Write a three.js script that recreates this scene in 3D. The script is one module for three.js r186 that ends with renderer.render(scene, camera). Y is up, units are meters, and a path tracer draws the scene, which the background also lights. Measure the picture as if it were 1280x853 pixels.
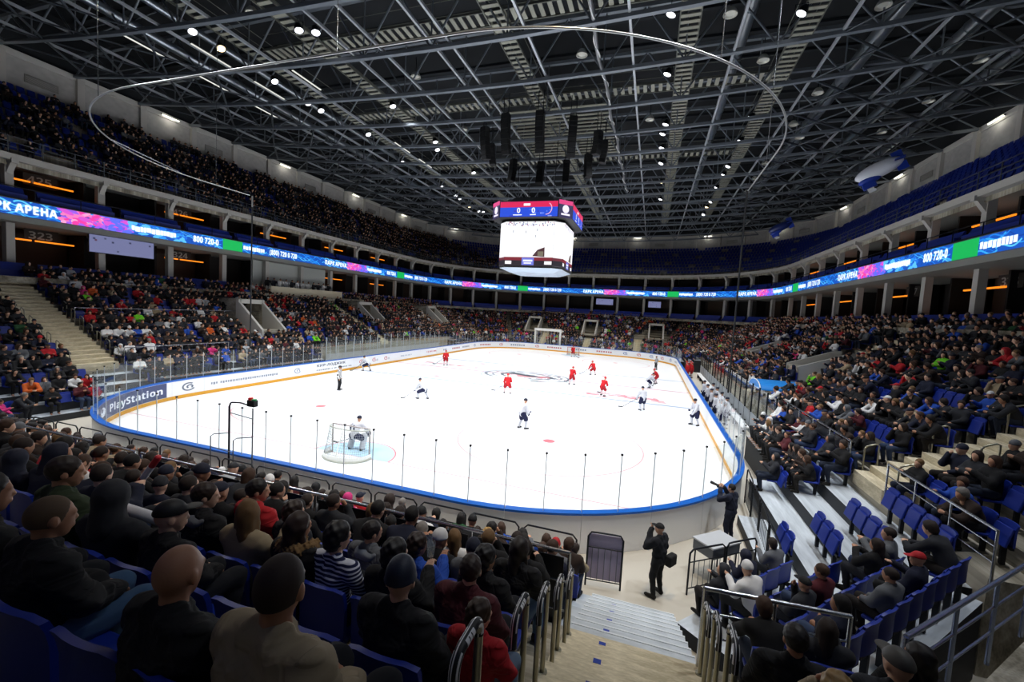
import * as THREE from 'three';
import { mergeGeometries, mergeVertices } from 'three/addons/utils/BufferGeometryUtils.js';
import { RoundedBoxGeometry } from 'three/addons/geometries/RoundedBoxGeometry.js';
import { RectAreaLightUniformsLib } from 'three/addons/lights/RectAreaLightUniformsLib.js';

// ---------- camera, sky, exposure ----------
const scene = new THREE.Scene();
scene.background = new THREE.Color(0x000000);
const camera = new THREE.PerspectiveCamera(2 * Math.atan(426.5 / 531.39) * 180 / Math.PI, 1280 / 853, 0.05, 400);
camera.position.set(11.405, 6.309, 40.36);
camera.rotation.order = 'YXZ';
camera.rotation.set(-0.0693578, 0.3148648, 0.0579411);
camera.updateMatrixWorld(true);
const renderer = new THREE.WebGLRenderer({ antialias: true });
renderer.toneMapping = THREE.LinearToneMapping;
renderer.toneMappingExposure = 1.0;
renderer.shadowMap.enabled = true;
RectAreaLightUniformsLib.init();
const FLOOD = 262, FLOOD_ANGLE = 0.93, FLOOD_PENUMBRA = 1.0;   // every ceiling floodlight: candela and cone
const FLOOD_COLOR = 0xf4f8ff;

// ---------- helpers ----------
let seedState = 20240117;
const rnd = () => { seedState = (seedState + 0x6d2b79f5) | 0; let t = Math.imul(seedState ^ (seedState >>> 15), 1 | seedState); t = (t + Math.imul(t ^ (t >>> 7), 61 | t)) ^ t; return ((t ^ (t >>> 14)) >>> 0) / 4294967296; };
const rr = (a, b) => a + (b - a) * rnd();
const pick = (a) => a[Math.floor(rnd() * a.length)];
const V = (x, y, z) => new THREE.Vector3(x, y, z);
const lerp = (a, b, t) => a + (b - a) * t;
const taken = new Map();
const numbered = (name) => { const n = taken.get(name) ?? 0; taken.set(name, n + 1); return n ? name + '_' + String(n).padStart(3, '0') : name; };
const matCache = new Map();
function mat(color, roughness = 0.8, metalness = 0, extra = {}) {
  const key = [color, roughness, metalness, JSON.stringify(extra)].join();
  if (!matCache.has(key)) matCache.set(key, new THREE.MeshStandardMaterial({ color, roughness, metalness, ...extra }));
  return matCache.get(key);
}
function shade(m) { m.castShadow = true; m.receiveShadow = true; return m; }
function mesh(name, geometry, material, parent) { const m = shade(new THREE.Mesh(geometry, material)); m.name = name; if (parent) parent.add(m); return m; }
function tag(o, label, category, group, kind) {
  o.userData.label = label; o.userData.category = category;
  if (group) o.userData.group = group;
  if (kind) o.userData.kind = kind;
  return o;
}
function thing(name, label, category, group, pos = [0, 0, 0], turn = 0) {
  const g = new THREE.Group(); g.name = numbered(name); scene.add(g);
  g.position.set(...pos); g.rotation.y = turn;
  return tag(g, label, category, group);
}
function structure(name, label, category) { const g = new THREE.Group(); g.name = numbered(name); scene.add(g); return tag(g, label, category, null, 'structure'); }
const geoCache = new Map();
function cached(key, make) { if (!geoCache.has(key)) geoCache.set(key, make()); return geoCache.get(key); }
const merge = (list) => { const l = list.map((g) => (g.index ? g : mergeVertices(g))); for (const g of l) for (const k of Object.keys(g.attributes)) if (!['position', 'normal', 'uv'].includes(k)) g.deleteAttribute(k); return mergeGeometries(l); };
const box = (w, h, d, x = 0, y = 0, z = 0, ry = 0) => { const g = new THREE.BoxGeometry(w, h, d); if (ry) g.rotateY(ry); return g.translate(x, y, z); };
const rbox = (w, h, d, r, x = 0, y = 0, z = 0) => mergeVertices(new RoundedBoxGeometry(w, h, d, 2, r)).translate(x, y, z);
// straight bar of round section between two points
function bar(a, b, r, seg = 6, r2 = r) {
  const A = V(...a), B = V(...b), d = B.clone().sub(A), L = d.length();
  const g = new THREE.CylinderGeometry(r2, r, L, seg);
  g.applyQuaternion(new THREE.Quaternion().setFromUnitVectors(V(0, 1, 0), d.normalize()));
  return g.translate((A.x + B.x) / 2, (A.y + B.y) / 2, (A.z + B.z) / 2);
}
// straight bar of rectangular section (w across, h in the plane closest to up)
function beam(a, b, w, h) {
  const A = V(...a), B = V(...b), d = B.clone().sub(A), L = d.length();
  const g = new THREE.BoxGeometry(w, h, L), m = new THREE.Matrix4().lookAt(B, A, Math.abs(d.y) > L * 0.98 ? V(1, 0, 0) : V(0, 1, 0));
  return g.applyMatrix4(m).translate((A.x + B.x) / 2, (A.y + B.y) / 2, (A.z + B.z) / 2);
}
const tube = (pts, r, seg = 40, rad = 8, closed = false) => new THREE.TubeGeometry(new THREE.CatmullRomCurve3(pts.map((p) => V(...p)), closed, 'centripetal'), seg, r, rad, closed);
function polyTube(pts, r, rad = 6) { const c = new THREE.CurvePath(); for (let i = 1; i < pts.length; i++) c.add(new THREE.LineCurve3(V(...pts[i - 1]), V(...pts[i]))); return new THREE.TubeGeometry(c, (pts.length - 1) * 4, r, rad, false); }
// rounded bend version of a poly line: short radius corners
function bentTube(pts, r, bend = 0.08, rad = 8) {
  const c = new THREE.CurvePath(), P = pts.map((p) => V(...p)); let last = P[0];
  for (let i = 1; i < P.length - 1; i++) {
    const a = P[i].clone().add(P[i - 1].clone().sub(P[i]).setLength(bend)), b = P[i].clone().add(P[i + 1].clone().sub(P[i]).setLength(bend));
    c.add(new THREE.LineCurve3(last, a)); c.add(new THREE.QuadraticBezierCurve3(a, P[i], b)); last = b;
  }
  c.add(new THREE.LineCurve3(last, P[P.length - 1]));
  return new THREE.TubeGeometry(c, c.curves.length * 5, r, rad, false);
}
// plan curve: rounded rectangle, clockwise seen on the picture (left near -> left far -> far -> right)
function loop(hx, hz, r, step = 1.6) {
  const out = []; let s = 0;
  const add = (x, z, nx, nz) => { if (out.length) { const q = out[out.length - 1], d = Math.hypot(x - q.x, z - q.z); if (d < 1e-6) return; s += d; } out.push({ x, z, nx, nz, s }); };
  const line = (x0, z0, x1, z1, nx, nz) => { const n = Math.max(1, Math.round(Math.hypot(x1 - x0, z1 - z0) / step)); for (let i = 0; i <= n; i++) add(lerp(x0, x1, i / n), lerp(z0, z1, i / n), nx, nz); };
  const arc = (cx, cz, a0, a1) => { const n = Math.max(4, Math.round(Math.abs(a1 - a0) * r / step)); for (let i = 0; i <= n; i++) { const a = lerp(a0, a1, i / n); add(cx + r * Math.cos(a), cz + r * Math.sin(a), Math.cos(a), Math.sin(a)); } };
  const h = Math.PI / 2;
  line(0, hz, -hx + r, hz, 0, 1);
  arc(-hx + r, hz - r, h, 2 * h); line(-hx, hz - r, -hx, -hz + r, -1, 0);
  arc(-hx + r, -hz + r, 2 * h, 3 * h); line(-hx + r, -hz, hx - r, -hz, 0, -1);
  arc(hx - r, -hz + r, 3 * h, 4 * h); line(hx, -hz + r, hx, hz - r, 1, 0);
  arc(hx - r, hz - r, 0, h); line(hx - r, hz, 0, hz, 0, 1);
  return out;
}
function onLoop(l, s) { const L = l[l.length - 1].s; s = ((s % L) + L) % L; let i = 1; while (i < l.length - 1 && l[i].s < s) i++; const a = l[i - 1], b = l[i], t = (s - a.s) / (b.s - a.s || 1); return { x: lerp(a.x, b.x, t), z: lerp(a.z, b.z, t), nx: lerp(a.nx, b.nx, t), nz: lerp(a.nz, b.nz, t) }; }
const loopCut = (l, s0, s1, step = 0.8) => { const n = Math.max(1, Math.ceil((s1 - s0) / step)), o = []; for (let i = 0; i <= n; i++) { const s = lerp(s0, s1, i / n); o.push({ ...onLoop(l, s), s }); } return o; };
// sweep a closed cross-section [[outward, height], ...] along plan points; uv = metres along, height
function sweep(pts, prof, caps = true) {
  const pos = [], uv = [], idx = [], m = prof.length;
  for (let j = 0; j < (m > 2 ? m : 1); j++) {   // own vertices for every face of the section keep the edges sharp
    const a = prof[j], b = prof[(j + 1) % m], base = pos.length / 3;
    for (const p of pts) for (const q of [a, b]) { pos.push(p.x + p.nx * q[0], q[1], p.z + p.nz * q[0]); uv.push(p.s ?? 0, q[1]); }
    for (let i = 0; i < pts.length - 1; i++) { const k = base + i * 2; idx.push(k, k + 1, k + 2, k + 1, k + 3, k + 2); }
  }
  if (caps) for (const end of [0, pts.length - 1]) {
    const base = pos.length / 3, p = pts[end];
    for (const q of prof) { pos.push(p.x + p.nx * q[0], q[1], p.z + p.nz * q[0]); uv.push(q[0], q[1]); }
    for (let j = 1; j < m - 1; j++) end ? idx.push(base, base + j, base + j + 1) : idx.push(base, base + j + 1, base + j);
  }
  const g = new THREE.BufferGeometry();
  g.setAttribute('position', new THREE.Float32BufferAttribute(pos, 3)); g.setAttribute('uv', new THREE.Float32BufferAttribute(uv, 2)); g.setIndex(idx); g.computeVertexNormals();
  return g;
}
const rect = (o0, o1, y0, y1) => [[o0, y0], [o1, y0], [o1, y1], [o0, y1]];
// ruled strip between two plan loops of equal point count at two heights
function canvasTexture(w, h, draw, srgb = true) {
  const c = document.createElement('canvas'); c.width = w; c.height = h; draw(c.getContext('2d'), w, h);
  const t = new THREE.CanvasTexture(c); if (srgb) t.colorSpace = THREE.SRGBColorSpace; t.wrapS = t.wrapT = THREE.RepeatWrapping; t.magFilter = THREE.LinearFilter; return t;
}
function noiseTexture(size, base, amp, cells, repeat) {   // layered value noise, grey or tinted
  const data = new Uint8Array(size * size * 4), layers = cells.map((n) => ({ n, v: Array.from({ length: n * n }, () => rnd() - 0.5) }));
  for (let y = 0; y < size; y++) for (let x = 0; x < size; x++) {
    let s = 0;
    layers.forEach(({ n, v }, k) => { const fx = x / size * n, fy = y / size * n, x0 = Math.floor(fx), y0 = Math.floor(fy), tx = fx - x0, ty = fy - y0, g = (i, j) => v[(j % n) * n + (i % n)]; s += lerp(lerp(g(x0, y0), g(x0 + 1, y0), tx), lerp(g(x0, y0 + 1), g(x0 + 1, y0 + 1), tx), ty) / (1 + k * 0.5); });
    const o = (y * size + x) * 4; for (let c = 0; c < 3; c++) data[o + c] = Math.max(0, Math.min(255, base[c] + s * amp)); data[o + 3] = 255;
  }
  const t = new THREE.DataTexture(data, size, size); t.colorSpace = THREE.SRGBColorSpace; t.wrapS = t.wrapT = THREE.RepeatWrapping; t.magFilter = THREE.LinearFilter; t.repeat.set(repeat, repeat); t.needsUpdate = true; return t;
}
// pixel size of a place in the picture, used only to sort what is built singly from what is built as crowd
const vp = new THREE.Vector3();
function seen(x, y, z) { vp.set(x, y, z).applyMatrix4(camera.matrixWorldInverse); const d = -vp.z; if (d < 0.3) return null; const u = 640 + 531.39 * vp.x / d, v = 426.5 - 531.39 * vp.y / d; return u > -25 && u < 1305 && v > -30 && v < 900 ? d : null; }
camera.matrixWorldInverse.copy(camera.matrixWorld).invert();

// ---------- materials ----------
const concreteMap = noiseTexture(256, [150, 144, 128], 60, [8, 32, 128], 0.4);
const M = {
  concrete: new THREE.MeshStandardMaterial({ map: concreteMap, roughness: 0.9 }),
  tread: new THREE.MeshStandardMaterial({ map: noiseTexture(128, [188, 196, 202], 26, [16, 64], 0.5), roughness: 0.6 }),
  hall: new THREE.MeshStandardMaterial({ map: noiseTexture(256, [196, 190, 176], 36, [8, 32, 128], 0.3), roughness: 0.75 }),
  riser: mat(0x24272c, 0.7),
  seat: mat(0x0c2a8c, 0.45), seatFrame: mat(0x191c22, 0.5, 0.4),
  steel: mat(0xb9bcc0, 0.25, 0.95), rail: mat(0xa8a491, 0.3, 0.85), darkSteel: mat(0x20242a, 0.5, 0.6), truss: mat(0x787f86, 0.45, 0.3), brace: mat(0x4c5258, 0.5, 0.3), black: mat(0x0b0c0e, 0.7),
  white: mat(0xe8e8e6, 0.5), boardWhite: mat(0xe6e6e4, 0.35), yellow: mat(0xe0a21c, 0.4), cap: mat(0x1762c0, 0.35), glassPost: mat(0xc4cace, 0.4, 0.3),
  glass: new THREE.MeshPhysicalMaterial({ color: 0xfcfefd, roughness: 0.0, transmission: 1, thickness: 0, ior: 1.4, specularIntensity: 0.5 }),
  wall: new THREE.MeshStandardMaterial({ map: noiseTexture(128, [176, 174, 168], 22, [6, 24], 0.2), roughness: 0.85 }),
  column: mat(0xb9b6ae, 0.7), brown: mat(0x3a2a1c, 0.7), darkWall: mat(0x24201c, 0.85), soffit: mat(0x8f8f88, 0.8), deck: mat(0x181c20, 0.85),
  galvanised: mat(0xaab2b8, 0.3, 0.9), catwalk: mat(0x6e7068, 0.6, 0.5),
};
// ---------- ice and rink ----------
{
  const iceMap = canvasTexture(2048, 1024, (c, w, h) => {   // 60 x 30 m, painted lines under the ice
    const s = w / 60, X = (z) => (z + 30) * s, Y = (x) => (x + 15) * s;
    c.fillStyle = '#f4f7f9'; c.fillRect(0, 0, w, h);
    for (let i = 0; i < 900; i++) { c.strokeStyle = 'rgba(205,216,224,' + rr(0.05, 0.25) + ')'; c.lineWidth = rr(0.5, 1.6); const x = rr(0, w), y = rr(0, h), a = rr(0, 6.3), r = rr(20, 160); c.beginPath(); c.arc(x, y, r, a, a + rr(0.2, 0.9)); c.stroke(); }
    const band = (z, wd, col) => { c.fillStyle = col; c.fillRect(X(z) - wd * s / 2, 0, wd * s, h); };
    band(0, 0.3, '#d08a90'); band(7.14, 0.3, '#8296b8'); band(-7.14, 0.3, '#8296b8'); band(26, 0.06, '#d08a90'); band(-26, 0.06, '#d08a90');
    const circle = (z, x, r, col, lw) => { c.strokeStyle = col; c.lineWidth = lw * s; c.beginPath(); c.arc(X(z), Y(x), r * s, 0, 7); c.stroke(); };
    const dot = (z, x, col) => { c.fillStyle = col; c.beginPath(); c.arc(X(z), Y(x), 0.3 * s, 0, 7); c.fill(); };
    for (const z of [-20, 20]) for (const x of [-7, 7]) { circle(z, x, 4.5, '#d89a9e', 0.07); dot(z, x, '#dc7078'); }
    for (const z of [-5.6, 5.6]) for (const x of [-7, 7]) dot(z, x, '#dc8088');
    circle(0, 0, 4.5, '#a9bcd8', 0.1);
    for (const g of [-1, 1]) { c.fillStyle = '#b9dcf0'; c.beginPath(); c.arc(X(g * 26), Y(0), 1.8 * s, g > 0 ? Math.PI / 2 : -Math.PI / 2, g > 0 ? Math.PI * 1.5 : Math.PI / 2); c.fill(); c.strokeStyle = '#dc7078'; c.lineWidth = 2; c.stroke(); }
    // centre emblem: grey and dark ribbons in an oval
    c.save(); c.translate(X(0), Y(0)); c.scale(1, 1.05);
    for (let i = 0; i < 40; i++) { c.fillStyle = pick(['#6f7880', '#9aa0a6', '#b87a80', '#4f5860']); const a = rr(0, 6.3), q = rr(0.8, 3.9); c.fillRect(Math.cos(a) * q * s * 0.8, Math.sin(a) * q * s, rr(6, 16), rr(14, 44)); }
    for (const [r, col, lw] of [[4.0, '#7d858d', 0.3], [3.3, '#8a9096', 0.2], [2.4, '#5f6870', 0.3]]) { c.strokeStyle = col; c.lineWidth = lw * s; c.beginPath(); c.ellipse(0, 0, r * s * 0.75, r * s, 0, 0.3, 5.6); c.stroke(); }
    c.fillStyle = '#c07c80'; c.beginPath(); c.ellipse(0.2 * s, 0.4 * s, 0.5 * s, 1.3 * s, 0.4, 0, 7); c.fill();
    c.fillStyle = '#4d565e'; c.beginPath(); c.ellipse(-0.5 * s, -0.6 * s, 0.4 * s, 2 * s, -0.3, 0, 7); c.fill(); c.restore();
    // advert marks on the ice
    for (const [z, x, a, b] of [[5.4, 8.0, 0.9, 1.8], [5.4, 11, 0.8, 1.3], [-2.4, -9.6, 0.6, 3.2]]) for (let i = 0; i < 26; i++) { c.fillStyle = pick(['#dc8c94', '#e4a4aa', '#d07880']); c.fillRect(X(z + rr(-a, a)), Y(x + rr(-b, b)), rr(4, 14), rr(8, 30)); }
    c.strokeStyle = '#c3cad2'; c.lineWidth = 4; for (const [z, x] of [[9.5, -10], [-9, 6], [12, 3]]) { c.beginPath(); c.ellipse(X(z), Y(x), 0.6 * s, 2.4 * s, 0, 0, 7); c.stroke(); }
  });
  const sh = new THREE.Shape(), l = loop(15, 30, 8.5, 0.7); l.forEach((p, i) => (i ? sh.lineTo(p.x, p.z) : sh.moveTo(p.x, p.z)));
  const g = new THREE.ShapeGeometry(sh); const p = g.attributes.position, uv = g.attributes.uv;
  for (let i = 0; i < p.count; i++) uv.setXY(i, (p.getY(i) + 30) / 60, 1 - (p.getX(i) + 15) / 30);
  g.rotateX(Math.PI / 2); const n = g.attributes.normal; for (let i = 0; i < n.count; i++) n.setXYZ(i, 0, 1, 0); const ix = g.index.array; for (let i = 0; i < ix.length; i += 3) { const t = ix[i]; ix[i] = ix[i + 1]; ix[i + 1] = t; }
  const st = structure('floor', 'white ice sheet of the hockey rink with faint painted lines', 'ice');
  const ice = mesh('ice_sheet', g, new THREE.MeshStandardMaterial({ map: iceMap, roughness: 0.28 }), st); ice.position.y = 0.004;
  mesh('hall_floor', box(120, 0.3, 150, 0, -0.155, -5), M.hall, st);
}
const boardLoop = loop(15, 30, 8.5, 0.5), boardLen = boardLoop[boardLoop.length - 1].s;
{
  const rb = thing('rink_boards', 'white rink boards with yellow kick strip, blue cap rail and clear glass', 'rink boards');
  // adverts on the inner faces: one long print for the left boards, one for the far end
  const S0 = 6.5 + 1.5;
  const swirl = (c, x, y, r, col) => { c.strokeStyle = col; c.lineWidth = r * 0.3; c.beginPath(); c.arc(x, y, r, 0.5, 5.4); c.stroke(); c.beginPath(); c.arc(x + r * 0.2, y, r * 0.45, 2.2, 7.2); c.stroke(); };
  const adLeft = canvasTexture(2048, 64, (c, w, h) => {   // 44 m
    const s = w / 44; c.fillStyle = '#eceef0'; c.fillRect(0, 0, w, h);
    const g = (m, t, px, col, y = 40, bold = true) => { c.fillStyle = col; c.font = (bold ? 'bold ' : '') + px + 'px sans-serif'; c.fillText(t, m * s, y); };
    const marks = (a, b, hh, col) => { c.fillStyle = col; for (let x = a * s; x < b * s;) { const ww = rr(3, 7); c.fillRect(x, 40 - hh, ww, hh * rr(0.8, 1)); x += ww + (rnd() < 0.2 ? 9 : 2.5); } };
    c.fillStyle = '#39446e'; c.fillRect(3.6 * s, 0, 6.2 * s, h); 
    c.fillStyle = '#dfe6f4'; c.beginPath(); c.arc(4.5 * s, 32, 17, 0, 7); c.fill(); c.fillStyle = '#39446e'; c.beginPath(); c.arc(4.4 * s, 26, 7, 0, 7); c.fill();
    c.fillStyle = '#eef2fa'; c.font = 'bold 40px sans-serif'; c.fillText('PlayStation', 5.3 * s, 46, 4.3 * s);
    swirl(c, 11.2 * s, 32, 17, '#5a6474'); marks(12.6, 17.6, 12, '#7c8594');
    swirl(c, 19.6 * s, 32, 14, '#7b8aa4'); g(21.6, 'КИР-ЛОДЖИК', 24, '#3c4452', 28); c.save(); c.translate(0, 14); marks(21.6, 26, 9, '#7a818c'); c.restore();
    for (const m of [27.4, 29.4, 31.4]) { swirl(c, m * s, 32, 13, '#c06a70'); swirl(c, (m + 0.5) * s, 36, 7, '#8a8fa0'); }
    marks(34.2, 36.4, 12, '#a9b2c0'); marks(40, 43, 16, '#c9545c');
  });
  const adFar = canvasTexture(2048, 64, (c, w, h) => {
    c.fillStyle = '#e9ecf0'; c.fillRect(0, 0, w, h); let x = 20;
    while (x < w) { const k = Math.floor(rr(0, 4)); if (k === 0) swirl(c, x + 20, 32, 14, '#c0666c'); else if (k === 1) swirl(c, x + 20, 32, 14, '#5a76a8'); else { c.fillStyle = k === 2 ? '#b8656c' : '#7d8aa0'; for (let i = 0; i < 7; i++) c.fillRect(x + i * 15, 24, 10, 18); x += 80; } x += 90; }
  });
  const matLeft = new THREE.MeshStandardMaterial({ map: adLeft, roughness: 0.35 }), matFar = new THREE.MeshStandardMaterial({ map: adFar, roughness: 0.35 });
  const N = 82, w = boardLen / N;
  for (let i = 0; i < N; i++) {
    const pts = loopCut(boardLoop, i * w, (i + 1) * w - 0.012, 0.5), mid = pts[Math.floor(pts.length / 2)];
    const panel = mesh('board_panel', sweep(pts, rect(0, 0.14, 0, 1.07)), M.boardWhite, rb);
    mesh('kick_strip', sweep(pts, rect(-0.012, 0.02, 0, 0.2)), M.yellow, panel);
    mesh('cap_rail', sweep(pts, rect(-0.03, 0.19, 1.07, 1.13)), M.cap, panel);
    const left = mid.x < -6.4 && mid.z > -9.5, far = mid.z < -12;
    if (left || far) {
      const face = sweep(pts, [[-0.004, 1.05], [-0.004, 0.22]], false), uv = face.attributes.uv, L = left ? 44 : 50;
      for (let k = 0; k < uv.count; k++) uv.setXY(k, (uv.getX(k) - S0) / L, (uv.getY(k) - 0.22) / 0.83);
      mesh('advert_print', face, left ? matLeft : matFar, panel);
    }
  }
  // glass and posts
  const NP = 164, wp = boardLen / NP, open = (p) => p.x > 14.9 && p.z > -15 && p.z < 15.5;
  for (let i = 0; i < NP; i++) {
    const a = onLoop(boardLoop, i * wp), m = onLoop(boardLoop, (i + 0.5) * wp);
    if (!open(a)) {
      const post = mesh('glass_post', box(0.024, 1.53, 0.022, 0, 1.89, 0), M.glassPost, rb); post.position.set(a.x + a.nx * 0.1, 0, a.z + a.nz * 0.1); post.rotation.y = Math.atan2(-a.nz, a.nx);
      mesh('post_cap', box(0.05, 0.05, 0.05, 0, 2.68, 0), M.black, post);
    }
    if (!open(m)) {
      const pts = loopCut(boardLoop, i * wp + 0.03, (i + 1) * wp - 0.03, 0.55);
      mesh('glass_pane', sweep(pts, rect(0.094, 0.106, 1.13, 2.62)), M.glass, rb);
    }
  }
}
// shielding glass behind the players' bench, bench and its floor
{
  const t = thing('bench_shield', 'clear glass shield on posts standing behind the players bench', 'glass shield');
  for (let z = -15; z < 19; z += 1.7) {
    mesh('post', box(0.07, 2.9, 0.07, 17.35, 1.45, z), M.darkSteel, t);
    if (z + 1.7 < 19) { mesh('glass_pane', box(0.014, 1.6, 1.6, 17.35, 2.05, z + 0.85), M.glass, t); mesh('panel', box(0.06, 1.2, 1.6, 17.35, 0.6, z + 0.85), mat(0x9aa2a8, 0.5), t); }
  }
  const t2 = thing('penalty_box_shield', 'pale grey glass shield on posts behind the penalty boxes on the left', 'glass shield');
  for (let z = -14; z < 9; z += 1.3) { mesh('post', box(0.07, 2.9, 0.07, -17.3, 1.45, z), M.glassPost, t2); if (z + 1.3 < 9) { mesh('glass_pane', box(0.014, 1.5, 1.2, -17.3, 2.1, z + 0.65), M.glass, t2); mesh('panel', box(0.05, 1.3, 1.2, -17.3, 0.65, z + 0.65), mat(0xb4b8ba, 0.5), t2); } }
  const b = thing('player_bench', 'long white bench along the right rink boards', 'bench');
  mesh('seat_board', box(0.4, 0.06, 26, 16.9, 0.5, 0.5), M.white, b);
  for (let z = -12; z < 14; z += 2.5) mesh('leg', box(0.3, 0.47, 0.06, 16.9, 0.235, z), M.darkSteel, b);
}
// goals
function goal(z, dir, label) {
  const t = thing('hockey_goal', label, 'goal', 'goals', [0, 0, z], dir > 0 ? 0 : Math.PI);
  const red = dir > 0 ? mat(0x9c9490, 0.35, 0.1) : mat(0xc02026, 0.4);
  for (const x of [-0.915, 0.915]) mesh('post', bar([x, 0, 0], [x, 1.22, 0], 0.03, 10), red, t);
  mesh('crossbar', bar([-0.945, 1.22, 0], [0.945, 1.22, 0], 0.03, 10), red, t);
  const back = []; for (let i = 0; i <= 16; i++) { const a = Math.PI * i / 16; back.push([-Math.cos(a) * 1.0, 0.04, 0.95 * Math.pow(Math.sin(a), 0.7)]); }
  mesh('base_frame', tube(back, 0.045, 40, 8), mat(0xb4b6ac, 0.5), t);
  const top = back.map(([x, , q]) => [x * 0.93, 1.2, q * 0.5]); mesh('top_shelf_frame', tube(top, 0.028, 40, 8), mat(0xb4b6ac, 0.5), t);
  mesh('back_bar', bar([0, 0.05, 0.95], [0, 1.2, 0.48], 0.025, 8), M.white, t);
  const cords = []; for (let i = 0; i <= 32; i++) { const f = i / 32 * 16, k = Math.min(15, Math.floor(f)), u = f - k, A = [0, 1, 2].map((c) => lerp(back[k][c], back[k + 1][c], u)), B = [0, 1, 2].map((c) => lerp(top[k][c], top[k + 1][c], u)); cords.push(bar(A, B, 0.006, 3)); }
  for (let j = 1; j < 12; j++) { const v = j / 12; for (let k = 0; k < 16; k++) cords.push(bar([0, 1, 2].map((c) => lerp(back[k][c], top[k][c], v)), [0, 1, 2].map((c) => lerp(back[k + 1][c], top[k + 1][c], v)), 0.006, 3)); }
  for (let k = 2; k < 15; k++) cords.push(bar([top[k][0], 1.2, top[k][2]], [top[k][0], 1.22, 0], 0.006, 3));
  mesh('netting', merge(cords), mat(0xa4a8ac, 0.8), t).userData.kind = 'stuff';
  mesh('skirt_pad', merge(back.slice(1).map((q, i) => beam([q[0], 0.12, q[2]], [back[i][0], 0.12, back[i][2]], 0.02, 0.2))), M.white, t);
}
goal(26, 1, 'white framed hockey goal with netting guarded by the goaltender'); goal(-26, -1, 'red framed hockey goal at the far end of the ice');
// ---------- lower stands: stepped rows of an eight-sided bowl ----------
const ROWS = 16, RUN = 0.8, RISE = 0.4, floorY = (k) => 0.3 + RISE * k;
const nearFront = (k) => 31.4 + RUN * k, sideFront = (k) => 14.45 + RUN * k;
// every row segment: ends (along the row), k, facing turn (a figure looks down its own -z)
const segs = [];
function seg(side, k, x0, z0, x1, z1, fx, fz) { segs.push({ side, k, x0, z0, x1, z1, fx, fz }); }   // (fx, fz) unit vector towards the rink
for (let k = 0; k < ROWS; k++) {
  const nz = nearFront(k), sx = sideFront(k), c = 12.1 + 0.33 * k, d = 29.05 + 0.33 * k, q = Math.SQRT1_2;
  seg('near', k, -c, nz, 10.6, nz, 0, -1);
  if (k >= 4 && k < 11) seg('near_right', k, 12.32, nz, Math.min(15.2, 48.7 - nz), nz, 0, -1);
  if (k < 4) seg('corner', k, c + 0.25, nz + 0.1, sx + 0.1, d - 0.1, -q, -q);
  seg('corner_left', k, -c, nz, -sx, d, q, -q);
  seg('far', k, -c, -nz, c, -nz, 0, 1);
  seg('corner_far', k, c, -nz, sx, -d, -q, q); seg('corner_far', k, -c, -nz, -sx, -d, q, q);
  const low = k < 4, z0 = [25.6, 23, 18, 17.5][k];
  seg('right', k, sx, low ? z0 : -d, sx, d, -1, 0);
  if (low) seg('right', k, sx + 0.001, -d, sx + 0.001, -z0, -1, 0);
  seg('left', k, -sx, low ? z0 : -d, -sx, d, 1, 0);
  if (low) seg('left', k, -sx, -d, -sx, -z0, 1, 0);
  if (k === 2 || k === 3) seg('left', k, -sx, 9.6, -sx, z0, 1, 0);
}
const tierLabels = { near: 'stepped stand behind the near goal with blue seats', near_right: 'few stand rows to the right of the stairs', corner: 'angled corner stand of grey metal rows right of the stairs', corner_left: 'angled corner stand beside the left rink corner', far: 'stepped stand behind the far goal', corner_far: 'angled stands at the far rink corners', right: 'long stepped stand along the right side of the rink', left: 'long stepped stand along the left side of the rink' };
const tiers = {};
for (const [k, l] of Object.entries(tierLabels)) tiers[k] = structure('seating_tier', l, 'stand');
for (const s of segs) {
  const L = Math.hypot(s.x1 - s.x0, s.z1 - s.z0), y = floorY(s.k), h = Math.max(0.4, y < 2 ? y : 1.2), cx = (s.x0 + s.x1) / 2 - s.fx * (RUN / 2 + 0.01), cz = (s.z0 + s.z1) / 2 - s.fz * (RUN / 2 + 0.01);
  if (L < 0.3) continue;
  const m = mesh('step', new THREE.BoxGeometry(L, h, RUN + 0.02), s.k < 4 ? [M.riser, M.riser, M.tread, M.riser, M.riser, M.riser] : M.concrete, tiers[s.side]);
  m.position.set(cx, y - h / 2, cz); m.rotation.y = Math.atan2(-(s.z1 - s.z0), s.x1 - s.x0);
}
// walkway behind the corner stand, and the upper concourse floor that closes the bowl
{
  const w = structure('floor', 'grey concrete walkway behind the corner stand rail', 'walkway');
  const sh = new THREE.Shape([[13.2, -36.4], [14.4, -35.1], [18.9, -30.4], [26.9, -34.5], [26.9, -46], [12.32, -46], [12.32, -40.2], [13.2, -40.2]].map((p) => new THREE.Vector2(...p)));
  mesh('slab', new THREE.ExtrudeGeometry(sh, { depth: 2.2, bevelEnabled: false }).rotateX(-Math.PI / 2), M.concrete, w).position.y = 0.0;
  const c = structure('floor', 'concourse floor ring behind the lower stands', 'walkway');
  mesh('slab', sweep(loop(25.6, 42.6, 19, 2), rect(0, 14, 6.3, 6.7), false), M.concrete, c);
}
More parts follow.
